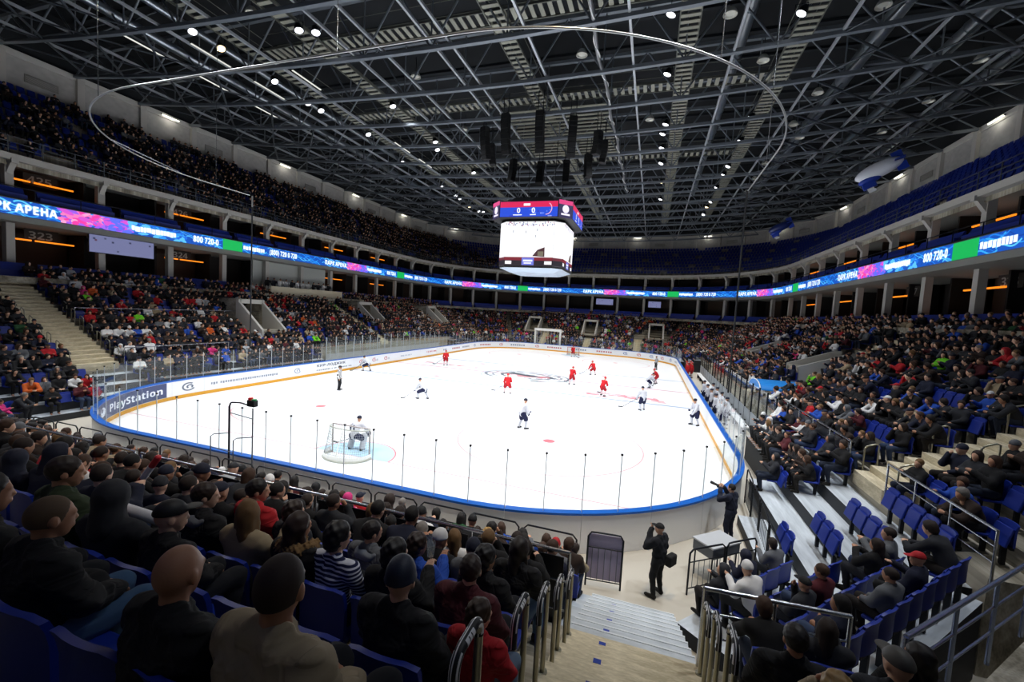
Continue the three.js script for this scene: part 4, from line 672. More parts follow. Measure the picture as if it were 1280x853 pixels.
function handPrims(J, n, fine) {
  const w = V(...J['wr' + n]), d = w.clone().sub(V(...J['el' + n])).normalize(), q = n === 'L' ? -1 : 1, inward = V(-q, -0.25, 0), across = inward.clone().sub(d.clone().multiplyScalar(inward.dot(d))).normalize(), nrm = V().crossVectors(d, across).normalize(); if (nrm.y > 0) nrm.negate();
  const P = (a, b, c) => w.clone().addScaledVector(d, a).addScaledVector(across, b).addScaledVector(nrm, c).toArray();
  if (!fine) return [cp(P(0, 0, 0), P(0.1, 0, 0.02), 0.033, 0.036), cp(P(0.03, 0.03, 0), P(0.09, 0.055, 0.02), 0.014, 0.012)];
  const out = [cp(P(0, 0, 0), P(0.03, 0, 0), 0.03, 0.028)];
  for (let i = 0; i < 4; i++) { const b = -0.03 + i * 0.02, L = [0.058, 0.074, 0.08, 0.07][i]; out.push(cp(P(0.02, b * 0.7, 0), P(0.085, b, 0.004), 0.016, 0.0125), cp(P(0.085, b, 0.004), P(0.085 + L * 0.5, b, 0.018), 0.0105, 0.0095), cp(P(0.085 + L * 0.5, b, 0.018), P(0.085 + L * 0.68, b, 0.05), 0.0095, 0.008)); }
  out.push(cp(P(0.025, 0.022, 0.004), P(0.06, 0.052, 0.012), 0.015, 0.012), cp(P(0.06, 0.052, 0.012), P(0.095, 0.058, 0.028), 0.0115, 0.009));
  return out;
}
function headGeo(J, prims, cell, opt = {}) { const g = surface(prims, cell, opt.k ?? 0.02, opt); const m = new THREE.Matrix4().makeRotationFromEuler(new THREE.Euler(J.pitch, J.yaw, 0, 'YXZ')); m.setPosition(...J.head); return g.applyMatrix4(m); }
// parts of a clothed figure as geometries. d: cell sizes and style
function dressed(J, d) {
  const out = {}, c = d.cell, f = d.girth ?? 1;
  const bodyP = [...torso(J, f * 0.9), ...arm(J, 'L'), ...arm(J, 'R'), ...leg(J, 'L', 0.9), ...leg(J, 'R', 0.9), cp(J.neck, J.head, 0.055, 0.05), ...foot(J, 'L', 0.8), ...foot(J, 'R', 0.8)];
  const skin = [surface(d.fine ? bodyP : [...bodyP, ...handPrims(J, 'L', false), ...handPrims(J, 'R', false)], d.fine ? c * 1.6 : c, 0.035), headGeo(J, headPrims(), d.headCell)];
  if (d.fine) skin.push(surface(handPrims(J, 'L', true), 0.006, 0.008), surface(handPrims(J, 'R', true), 0.006, 0.008));
  out.body = merge(skin);
  const jp = [...torso(J, f), ...arm(J, 'L', 1.08), ...arm(J, 'R', 1.08)]; if (d.collar !== false) jp.push(cp(addp(J.neck, [-0.05, -0.015, 0.02]), addp(J.neck, [0.05, -0.015, 0.02]), 0.044, 0.044)); if (d.hoodFold) jp.push(cp(addp(J.neck, [-0.1, -0.02, 0.07]), addp(J.neck, [0.1, -0.02, 0.07]), 0.055), el(addp(J.neck, [0, -0.09, 0.1]), [0.13, 0.09, 0.06]));
  out.jacket = surface(jp, c, d.fine ? 0.03 : 0.05, { grow: d.bulk ?? 0.022, bump: d.fine ? cloth(0.009) : undefined });
  out.trousers = surface([el(J.pelvis, [0.16, 0.11, 0.12]), ...leg(J, 'L', 1.05), ...leg(J, 'R', 1.05)], c, 0.04, { grow: 0.012, bump: d.fine ? cloth(0.005) : undefined });
  out.shoes = ['L', 'R'].map((n) => surface(foot(J, n, 1.1), Math.min(c, 0.03), 0.02));
  return out;
}
const hairGeo = (J, style, cell) => headGeo(J, hairPrims[style], cell, { cuts: hairCuts[style], bump: style === 'full' ? curl(70, 0.006) : style === 'long' ? curl(45, 0.004) : style === 'short' ? curl(120, 0.0022) : undefined, k: 0.025 });

const SKIN = [0xc99a7c, 0xb98768, 0xd8ab8e, 0xa9785a].map((c) => new THREE.MeshStandardMaterial({ color: c, roughness: 0.55 }));
const HAIRS = { black: 0x120e0c, 'dark brown': 0x24170f, brown: 0x3c2616, fair: 0x6a4e2c, blond: 0xa07c48, grey: 0x77726c };
const COATS = { black: 0x0c0c0e, charcoal: 0x222429, 'dark navy': 0x10162c, 'dark brown': 0x2a1c14, grey: 0x5c5f63, red: 0xb0151e, white: 0xd8d8d6, blue: 0x1c4aa8, beige: 0x9a8a6e, green: 0x24502e, maroon: 0x4a0f18, pink: 0xd0307a, 'lime green': 0x6cc81e, orange: 0xc85a1c, 'light grey': 0xa4a8ac, teal: 0x1c7a80, yellow: 0xd8b81c };
const coatBag = []; for (const [n, w] of Object.entries({ black: 46, charcoal: 20, 'dark navy': 14, 'dark brown': 12, grey: 7, red: 8, white: 7, blue: 4, beige: 4, green: 1, maroon: 4, pink: 1, 'lime green': 1, orange: 1, 'light grey': 4 })) for (let i = 0; i < w; i++) coatBag.push(n);
const hairBag = ['black', 'black', 'black', 'dark brown', 'dark brown', 'dark brown', 'dark brown', 'brown', 'brown', 'brown', 'fair', 'grey'], pantsBag = [0x0e0f12, 0x14171f, 0x1c2536, 0x2c3b56, 0x1a1512];
const darkBag = coatBag.filter((n) => ['black', 'charcoal', 'dark navy', 'dark brown'].includes(n)).concat(['grey', 'maroon', 'grey', 'maroon', 'blue', 'red', 'red', 'white', 'white', 'blue', 'beige', 'beige']);
const fabric = (c) => mat(c, 0.92);
// ---------- seat places and spectators ----------
const slots = [];
for (const s of segs) {
  const L = Math.hypot(s.x1 - s.x0, s.z1 - s.z0), ux = (s.x1 - s.x0) / L, uz = (s.z1 - s.z0) / L, n = Math.floor((L - (/corner|right|left/.test(s.side) ? 0.5 : 0.1)) / 0.52);
  for (let i = 0; i < n; i++) {
    const d = (L - n * 0.52) / 2 + 0.26 + i * 0.52, x = s.x0 + ux * d - s.fx * 0.46, z = s.z0 + uz * d - s.fz * 0.46;
    if (s.side === 'left' && (Math.abs(z - 25.2) < 1.2 || Math.abs(z + 1.5) < 0.85)) continue;
    if (s.side === 'right' && (Math.abs(z - 25.8) < 1.05 || Math.abs(z - 9.5) < 0.85 || Math.abs(z + 8) < 0.85) && s.k >= 4) continue;
    if (s.side === 'far' && [-6.9, 0.9, 9.3].some((q) => Math.abs(x - q) < 0.8) && s.k < 8) continue;
    if (s.side === 'right' && s.k < 4 && z > 25.1 && z < 27.4) continue;
    if (s.side === 'near_right' && s.k > 8) continue;
    if (holes.some((h) => Math.abs(x - h.x) < h.r && Math.abs(z - h.z) < h.r)) continue;
    if (s.side === "right" && Math.abs(s.x0) < 20.5 && Math.abs(z - 12.4) < 1.5) continue;
    if (s.side === 'left' && s.k > 13 && Math.abs(z - 0.9) < 5.4) continue;
    slots.push({ side: s.side, k: s.k, x, y: floorY(s.k), z, turn: Math.atan2(-s.fx, -s.fz), d: seen(x, floorY(s.k) + 1, z) });
  }
}
// named foreground figures: row, place along the row, dress
const FORE = [
  { k: 9, x: 10.11, z: 39.15, dy: 0.13, coat: 'beige', hair: 'buzz', hairColor: 0x2a1a12, yaw: 0.5, label: 'close-cropped man in a beige jacket, seen from behind', bulk: 0.028, girth: 1.08, left: 'lap', right: 'lap' },
  { k: 9, x: 9.54, z: 39.14, dy: 0.04, coat: 'black', hair: 'bald', yaw: 0.4, label: 'bald man in a black jacket beside the man in beige', bulk: 0.028, girth: 1.08 },
  { k: 9, x: 8.38, dy: 0.0, coat: 'black', hair: 'buzz', hairColor: 0x5a4630, yaw: 0.0, label: 'man with short fair hair, black jacket and jeans, hands on his lap', bulk: 0.03, girth: 1.04, pants: 0x3a5878, lean: 0.1, left: 'lap', right: 'lap' },
  { k: 9, x: 7.85, dy: 0.04, coat: 'black', hair: 'short', hairColor: 0x1c130d, yaw: -0.15, label: 'dark-haired man in black sitting in profile past the fair-haired man', bulk: 0.028 },
  { k: 8, x: 6.9, dy: 0.12, coat: 'green', coatColor: 0x28361c, hair: 'short', hairColor: 0x2a1e14, yaw: -0.3, label: 'man in an olive green jacket with a white clapper stick', bulk: 0.03, girth: 1.1 },
  { k: 8, x: 8.15, dy: 0.0, coat: 'black', hair: 'cap', hairColor: 0x0e0e10, yaw: -0.3, label: 'person in a black cap and black jacket', bulk: 0.028 },
  { k: 7, x: 7.4, dy: 0.06, coat: 'black', hair: 'short', hairColor: 0x2a1c12, yaw: -0.5, label: 'brown-haired man in a black jacket with a grey hood', bulk: 0.028, hoodFold: 0x77797c },
  { k: 6, x: 7.15, dy: 0.15, coat: 'red', hair: 'short', hairColor: 0x16100c, yaw: -0.6, label: 'dark-haired person in a bright red jacket', bulk: 0.028 },
  { k: 6, x: 7.7, dy: 0.0, coat: 'charcoal', hair: 'full', hairColor: 0x2c1c12, yaw: -0.3, label: 'brown-haired person in charcoal next to the red jacket' },
  { k: 7, x: 8.55, dy: 0.0, coat: 'black', hair: 'long', hairColor: 0x2e1c12, yaw: -0.2, label: 'woman with brown hair and a fur-trimmed hood', fur: true },
  { k: 7, x: 8.98, dy: 0.0, coat: 'dark navy', stripes: true, hair: 'full', hairColor: 0x15100d, yaw: -0.3, label: 'dark-haired person in a navy and white striped top', bulk: 0.012 },
  { k: 7, x: 9.55, dy: -0.02, coat: 'black', hair: 'full', hairColor: 0x120d0b, yaw: -0.3, label: 'dark-haired person in black raising a clear plastic cup', right: 'hold', cup: true },
  { k: 8, x: 10.1, dy: 0.02, coat: 'black', hair: 'beanie', hairColor: 0x1a2236, yaw: 0.4, label: 'person in a dark blue knitted hat and black coat', bulk: 0.03, girth: 1.1 },
  { k: 7, x: 10.2, dy: 0.0, coat: 'maroon', hair: 'short', hairColor: 0x2c1e16, yaw: 0.4, label: 'short-haired man in a maroon jacket', bulk: 0.035, girth: 1.08, lean: 0.1 },
  { k: 6, x: 10.05, dy: 0.02, coat: 'black', hair: 'full', hairColor: 0x0e0b0a, yaw: -0.4, label: 'black-haired person in a black coat in front of the maroon jacket' },
  { k: 5, x: 10.15, dy: 0.1, coat: 'black', hair: 'long', hairColor: 0x1c120c, yaw: -0.2, label: 'woman with long dark hair and jeans at the aisle end of her row', pants: 0x5a7898, lean: 0.1 },
  { k: 6, x: 9.3, dy: -0.02, coat: 'blue', hair: 'full', hairColor: 0x2a1a10, yaw: -0.3, label: 'brown-haired person in a bright blue jacket', right: 'hold' },
  { k: 6, x: 8.75, dy: 0, coat: 'grey', hair: 'short', hairColor: 0x1a120d, yaw: -0.4, label: 'dark-haired person in a grey hooded top', hoodFold: 0x8c9298 },
  { k: 8, x: 10.52, z: 38.0, y: 3.5, coat: 'red', scale: 0.74, hair: 'full', hairColor: 0x3a2818, yaw: -0.5, label: 'child in a red jacket and jeans beside the stair handrail', pants: 0x6a7c90 },
  { side: 'near_right', k: 6, x: 12.65, coat: 'black', hair: 'short', hairColor: 0x17100c, yaw: 0.2, label: 'dark-haired man in black in the row right of the stair rails' },
  { side: 'near_right', k: 6, x: 13.3, coat: 'charcoal', hair: 'cap', hairColor: 0x55524c, yaw: 0.3, label: 'person in a grey flat cap right of the stairs' },
  { side: 'near_right', k: 5, x: 13.85, coat: 'black', hair: 'long', hairColor: 0x150e0a, yaw: 0.5, label: 'woman with long dark hair by the corner rail' },
  { side: 'near_right', k: 7, x: 12.62, coat: 'beige', hair: 'full', hairColor: 0x9a7a48, yaw: 0.1, label: 'blond person in beige right of the stairs', left: 'face', scale: 0.86 },
  { k: 2, x: 8.9, dy: 0.0, coat: 'black', hair: 'full', hairColor: 0xa88444, yaw: -0.3, label: 'person with curly blond hair in a front row' },
];
const foldMap = canvasTexture(512, 512, (c) => {   // soft creases of heavy cloth
  c.fillStyle = '#808080'; c.fillRect(0, 0, 512, 512);
  for (let i = 0; i < 150; i++) {
    const x = rr(-40, 552), y = rr(-40, 552), a = rr(-0.5, 1.1), L = rr(50, 190), up = rnd() < 0.5, bend = rr(-30, 30);
    for (let w = 16; w > 1; w -= 3) { c.strokeStyle = up ? 'rgba(255,255,255,0.07)' : 'rgba(0,0,0,0.07)'; c.lineWidth = w; c.beginPath(); c.moveTo(x, y); c.quadraticCurveTo(x + Math.cos(a) * L / 2 - bend * Math.sin(a), y + Math.sin(a) * L / 2 + bend * Math.cos(a), x + Math.cos(a) * L, y + Math.sin(a) * L); c.stroke(); }
  }
}, false); foldMap.repeat.set(1.5, 1.5);
const headAt = 1.222;
const skinPick = () => pick(SKIN);
function dressFigure(t, parts, hair, o) {
  mesh('body', parts.body, o.skin, t); const j = mesh('jacket', parts.jacket, o.coatMat, t); if (o.fade) j.userData.label = o.fade;
  mesh('trousers', parts.trousers, o.pantsMat, t); for (const g of parts.shoes) mesh('shoe', g, o.shoeMat ?? fabric(0x15120f), t);
  if (hair) mesh(o.hairName ?? 'hair', hair, o.hairMat, t);
}
const occupied = (s) => { // how full each block is
  if (s.side === 'corner') return s.k < 4 ? rnd() < 0.5 : rnd() < 0.8;
  if (s.side === 'right' && s.z > 19) return s.k < 4 && s.z > 25 ? false : s.k < 6 && s.z > 24.5 ? rnd() < 0.75 : s.k < 4 && s.z < 22.5 ? rnd() < 0.9 : rnd() < 0.62;
  if (s.side === 'near') return s.k < 4 && s.x < 3 ? rnd() < 0.75 : rnd() < 0.88;
  if (s.side === 'near_right') return rnd() < 0.8;
  if (s.side === 'far' || s.side === 'corner_far') return rnd() < 0.84;
  if (s.side === 'corner_left') return rnd() < 0.72;
  return rnd() < 0.92;
};
{
  // foreground
  for (const f of FORE) {
    const z = f.z ?? nearFront(f.k) + 0.46, y = f.y ?? floorY(f.k), sc = f.scale ?? 1 + ((f.dy ?? 0) - (f.k >= 8 ? 0.06 : 0.03)) / headAt;
    for (const s of slots) if (s.side === (f.side ?? 'near') && s.k === f.k && Math.abs(s.x - f.x) < 0.47) s.gone = true;
    const t = thing('person', f.label, 'person', null, [f.x, y, z], -0.12); t.scale.setScalar(sc);
    const J = seated({ yaw: f.yaw, lean: f.lean ?? 0.04, left: f.left ?? 'lap', right: f.right ?? 'lap', spread: 0.15 });
    const parts = dressed(J, { cell: f.k >= 8 ? 0.013 : 0.018, headCell: f.k >= 8 ? 0.008 : 0.01, fine: true, bulk: f.bulk ?? 0.028, girth: f.girth ?? 1 });
    let coatMat = f.stripes ? null : new THREE.MeshStandardMaterial({ color: f.coatColor ?? COATS[f.coat], roughness: 0.85, bumpMap: foldMap, bumpScale: 0.02 });
    if (f.stripes) coatMat = new THREE.MeshStandardMaterial({ roughness: 0.9, map: canvasTexture(8, 256, (c) => { c.fillStyle = '#141c44'; c.fillRect(0, 0, 8, 256); c.fillStyle = '#d8dae2'; for (let i = 0; i < 10; i++) c.fillRect(0, i * 25.6, 8, 11); }) });
    if (f.stripes) coatMat.map.repeat.set(1, 3);
    const skin = SKIN[f.k > 8 ? 3 : Math.floor(rnd() * 4)], buzz = f.hair === 'buzz';
    dressFigure(t, parts, f.hair === 'bald' ? null : buzz ? headGeo(J, [el([0, 0.022, 0.012], [0.0815, 0.1025, 0.1025])], 0.008, { cuts: [[0, 0.045, -0.06, 0, -0.5, -0.86], [0, -0.045, 0, 0, -1, 0.1]] }) : hairGeo(J, f.hair, 0.009), { skin, coatMat, pantsMat: fabric(f.pants ?? 0x14161c), hairMat: mat(f.hairColor ?? 0x201510, buzz ? 0.7 : 0.55), hairName: f.hair === 'beanie' ? 'knitted_hat' : f.hair === 'cap' ? 'cap' : 'hair' });
    if (f.hoodFold) mesh('hood', headGeo({ ...J, yaw: 0, pitch: 0 }, hairPrims.fold, 0.014, { bump: cloth(0.006) }), fabric(f.hoodFold), t);
    if (f.fur) mesh('fur_collar', headGeo({ ...J, yaw: 0, pitch: 0 }, [cp([-0.13, -0.17, 0.03], [0.13, -0.17, 0.03], 0.06), cp([-0.13, -0.17, 0.03], [-0.08, -0.2, -0.1], 0.05), cp([0.13, -0.17, 0.03], [0.08, -0.2, -0.1], 0.05), cp([-0.1, -0.17, 0.09], [0.1, -0.17, 0.09], 0.06)], 0.01, { bump: curl(120, 0.01) }), mat(0x7a5f3c, 1), t);
    if (f.cup) { const w = J.wrR, c = thing('plastic_cup', 'clear plastic cup raised by the dark-haired person in black', 'cup', null, [f.x + w[0] - 0.02, y + w[1] + 0.02, z + w[2] - 0.09]); mesh('cup_wall', new THREE.LatheGeometry([[0.0, 0], [0.03, 0], [0.042, 0.13], [0.04, 0.13], [0.028, 0.006], [0, 0.006]].map((p) => new THREE.Vector2(...p)), 18), new THREE.MeshPhysicalMaterial({ color: 0xf0f4f4, transmission: 0.85, roughness: 0.15, thickness: 0 }), c); }
  }
  // white clapper stick
  const w = thing('clapper_stick', 'long white inflatable clapper stick held by the man in olive green', 'clapper', null, [7.55, 4.5, 38.1], 0.3); const g = new THREE.CapsuleGeometry(0.045, 0.5, 6, 12); g.rotateZ(Math.PI / 2 - 0.25); mesh('tube', g, mat(0xd8d8dc, 0.3), w);
  const r = thing('clapper_stick', 'red and white clapper stick pointing up in the near stand', 'clapper', null, [5.2, 3.9, 36.6], 0.3); const g2 = new THREE.CapsuleGeometry(0.04, 0.5, 6, 12); g2.rotateZ(-0.6); mesh('tube', g2, mat(0xc83038, 0.3), r); mesh('band', new THREE.CylinderGeometry(0.0412, 0.0412, 0.2, 12).rotateZ(-0.6), mat(0xe4e4e4, 0.3), r);
}
// generic variants shared by singles and crowd
const VAR = [seated({}), seated({ lean: 0.5, left: 'knees', right: 'knees' }), seated({ left: 'clap', right: 'clap', yaw: 0.3 }), seated({ left: 'lap', right: 'face', yaw: -0.3 }), seated({ left: 'cross', right: 'cross', yaw: 0.4 }), seated({ lean: 0.25, left: 'hold', right: 'lap', yaw: -0.5 }), seated({ left: 'lap', right: 'hold', yaw: 0.7 })];
const HSTYLE = ['short', 'full', 'long', 'beanie', 'cap', 'hood'];
const mid = VAR.map((J) => dressed(J, { cell: 0.045, headCell: 0.022, bulk: 0.024 })), midHair = VAR.map((J) => HSTYLE.map((h) => hairGeo(J, h, h === 'long' || h === 'hood' ? 0.032 : 0.026)));
const hairPickStyle = () => { const r = rnd(); return r < 0.42 ? 0 : r < 0.64 ? 1 : r < 0.82 ? 2 : r < 0.9 ? 3 : r < 0.96 ? 4 : 5; };
const ROWORD = ['first', 'second', 'third', 'fourth', 'fifth', 'sixth', 'seventh', 'eighth', 'ninth', 'tenth', 'eleventh', 'twelfth', 'thirteenth', 'fourteenth', 'fifteenth', 'sixteenth'];
const blockName = { near: 'behind near goal', near_right: 'right of stairs', corner: 'in angled corner stand', corner_left: 'in left corner stand', right: 'in right stand', left: 'in left stand', far: 'in far stand', corner_far: 'in far corner stand' };
for (const s of slots) { s.taken = !s.gone && occupied(s) && !(/near/.test(s.side) && s.k >= 8 && s.x > (s.k > 8 ? 7.6 : 8.6)) && !(s.side === 'near' && s.k > 9); if (!s.gone && s.taken) { s.v = Math.floor(rnd() * VAR.length); s.h = hairPickStyle(); s.coat = pick(/near/.test(s.side) && s.k > 3 ? darkBag : coatBag); s.hc = s.h > 2 ? pick(['black', 'black', 'charcoal', 'dark navy', 'dark navy', 'grey', 'white', 'red']) : pick(hairBag); s.sc = rr(0.9, 1.06); s.tw = rr(-0.25, 0.25); s.pc = pick(pantsBag); s.sk = Math.floor(rnd() * SKIN.length); if (s.h === 5) s.hc = s.coat; } }
const people = slots.filter((s) => s.taken && s.d !== null).sort((a, b) => a.d - b.d);
const single = people.slice(0, 300 - FORE.length - 12), rest = people.slice(300 - FORE.length - 12);
for (const s of single) {
  const hat = s.h > 2, what = hat ? (s.h === 3 ? `${s.hc} knitted hat` : s.h === 4 ? `${s.hc} cap` : 'raised hood') : `${s.h === 2 ? 'long ' : s.h === 1 ? 'full ' : 'short '}${s.hc} hair`;
  const label = `spectator in ${s.coat} coat with ${what} ${blockName[s.side]}, ${ROWORD[s.k]} row`;
  const t = thing('person', label, 'person', label, [s.x, s.y, s.z], s.turn + s.tw); t.scale.setScalar(s.sc);
  dressFigure(t, mid[s.v], midHair[s.v][s.h], { skin: SKIN[s.sk], coatMat: fabric(COATS[s.coat]), pantsMat: fabric(s.pc), hairMat: mat(hat ? COATS[s.hc] : HAIRS[s.hc], 0.75), hairName: hat ? (s.h === 3 ? 'knitted_hat' : s.h === 4 ? 'cap' : 'hood') : 'hair' });
}
// the rest of the crowd, past three hundred
const crowd = new THREE.Group(); crowd.name = 'crowd'; scene.add(crowd); tag(crowd, 'dense crowd of seated spectators filling the farther stands', 'crowd', null, 'stuff');
const white = mat(0xffffff, 0.9), skinWhite = mat(0xffffff, 0.6);
const tmpM = new THREE.Matrix4(), tmpQ = new THREE.Quaternion(), UPV = V(0, 1, 0);
function instanced(name, geo, material, list, colorOf, parent) {
  if (!list.length) return; const m = shade(new THREE.InstancedMesh(geo, material, list.length)); m.name = name; const c = new THREE.Color();
  list.forEach((s, i) => { tmpQ.setFromAxisAngle(UPV, s.turn + (s.tw ?? 0)); tmpM.compose(V(s.x, s.y, s.z), tmpQ, V(s.sc ?? 1, s.sc ?? 1, s.sc ?? 1)); m.setMatrixAt(i, tmpM); if (colorOf) m.setColorAt(i, c.set(colorOf(s))); });
  m.userData.kind = 'stuff'; parent.add(m);
}
// upper tier on the left: spectators, near-black coats stand in for dim light
for (let k = 0; k < upperRows; k++) {
  const l = tierLoop((k + 0.5) / upperRows), L = l[l.length - 1].s;
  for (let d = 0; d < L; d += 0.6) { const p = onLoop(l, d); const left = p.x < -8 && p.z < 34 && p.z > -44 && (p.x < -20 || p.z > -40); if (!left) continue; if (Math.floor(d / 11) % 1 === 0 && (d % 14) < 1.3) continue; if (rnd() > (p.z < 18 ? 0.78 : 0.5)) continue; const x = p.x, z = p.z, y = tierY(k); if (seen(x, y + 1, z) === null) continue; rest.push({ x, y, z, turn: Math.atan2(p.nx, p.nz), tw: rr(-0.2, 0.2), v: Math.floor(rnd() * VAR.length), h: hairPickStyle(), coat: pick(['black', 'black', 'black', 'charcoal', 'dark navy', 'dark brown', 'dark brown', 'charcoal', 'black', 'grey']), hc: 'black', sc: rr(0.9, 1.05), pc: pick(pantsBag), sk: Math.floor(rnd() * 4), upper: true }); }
}
for (let v = 0; v < VAR.length; v++) {
  const L = rest.filter((s) => s.v === v);
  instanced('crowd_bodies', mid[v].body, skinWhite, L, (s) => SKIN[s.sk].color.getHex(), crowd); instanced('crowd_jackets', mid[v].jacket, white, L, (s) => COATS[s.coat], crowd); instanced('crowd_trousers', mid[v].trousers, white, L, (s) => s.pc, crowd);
  for (let h = 0; h < HSTYLE.length; h++) instanced('crowd_hair', midHair[v][h], white, L.filter((s) => s.h === h), (s) => HAIRS[s.hc] ?? COATS[s.hc], crowd);
}
// ---------- blue folding seats ----------
{
  const back = (() => { const g = new THREE.BoxGeometry(0.45, 0.46, 0.035, 6, 6, 1), p = g.attributes.position; for (let i = 0; i < p.count; i++) { const x = p.getX(i), y = p.getY(i); p.setZ(i, p.getZ(i) - (x / 0.225) ** 2 * 0.03 + (y > 0.1 ? (y - 0.1) * 0.25 : 0)); if (y > 0.22 && Math.abs(x) > 0.2) p.setY(i, y - 0.025); } g.computeVertexNormals(); return g.translate(0, 0.68, 0.2); })();
  const pan = rbox(0.43, 0.05, 0.4, 0.02), panDown = pan.clone().translate(0, 0.43, -0.02), panUp = pan.clone().rotateX(-1.32).translate(0, 0.62, 0.1), foot = merge([box(0.06, 0.4, 0.08, 0, 0.22, 0.16), box(0.42, 0.05, 0.06, 0, 0.42, 0.16)]);
  const all = slots.filter((s) => s.d !== null).sort((a, b) => a.d - b.d), near = all.slice(0, 300), far = all.slice(300);
  for (const s of near) {
    const used = s.taken || s.gone, label = `${used ? 'blue stadium seat with its pan down, in use,' : 'empty blue folding stadium seat'} ${blockName[s.side]}, ${ROWORD[s.k]} row`;
    const t = thing('stadium_seat', label, 'seat', label, [s.x, s.y, s.z], s.turn); mesh('backrest', back, M.seat, t); mesh('seat_pan', used ? panDown : panUp, M.seat, t); mesh('bracket', foot, M.seatFrame, t);
  }
  const st = new THREE.Group(); st.name = 'stadium_seats'; scene.add(st); tag(st, 'rows of blue stadium seats under the farther crowd', 'seats', null, 'stuff');
  instanced('seat_backs', back, M.seat, far, null, st); instanced('seat_pans_down', panDown, M.seat, far.filter((s) => s.taken || s.gone), null, st); instanced('seat_pans_up', panUp, M.seat, far.filter((s) => !(s.taken || s.gone)), null, st);
  // upper tier seats
  const up = []; for (let k = 0; k < upperRows; k++) { const l = tierLoop((k + 0.55) / upperRows), L = l[l.length - 1].s; for (let d = 0; d < L; d += 0.6) { if ((d % 14) < 1.3) continue; const p = onLoop(l, d); if (seen(p.x, tierY(k) + 1, p.z) !== null) up.push({ x: p.x, y: tierY(k), z: p.z, turn: Math.atan2(p.nx, p.nz) }); } }
  const su = new THREE.Group(); su.name = 'upper_seats'; scene.add(su); tag(su, 'rows of empty blue seats on the upper tier', 'seats', null, 'stuff');
  instanced('seat_backs', back, M.seat, up, null, su); instanced('seat_pans_up', panUp, M.seat, up, null, su);
}
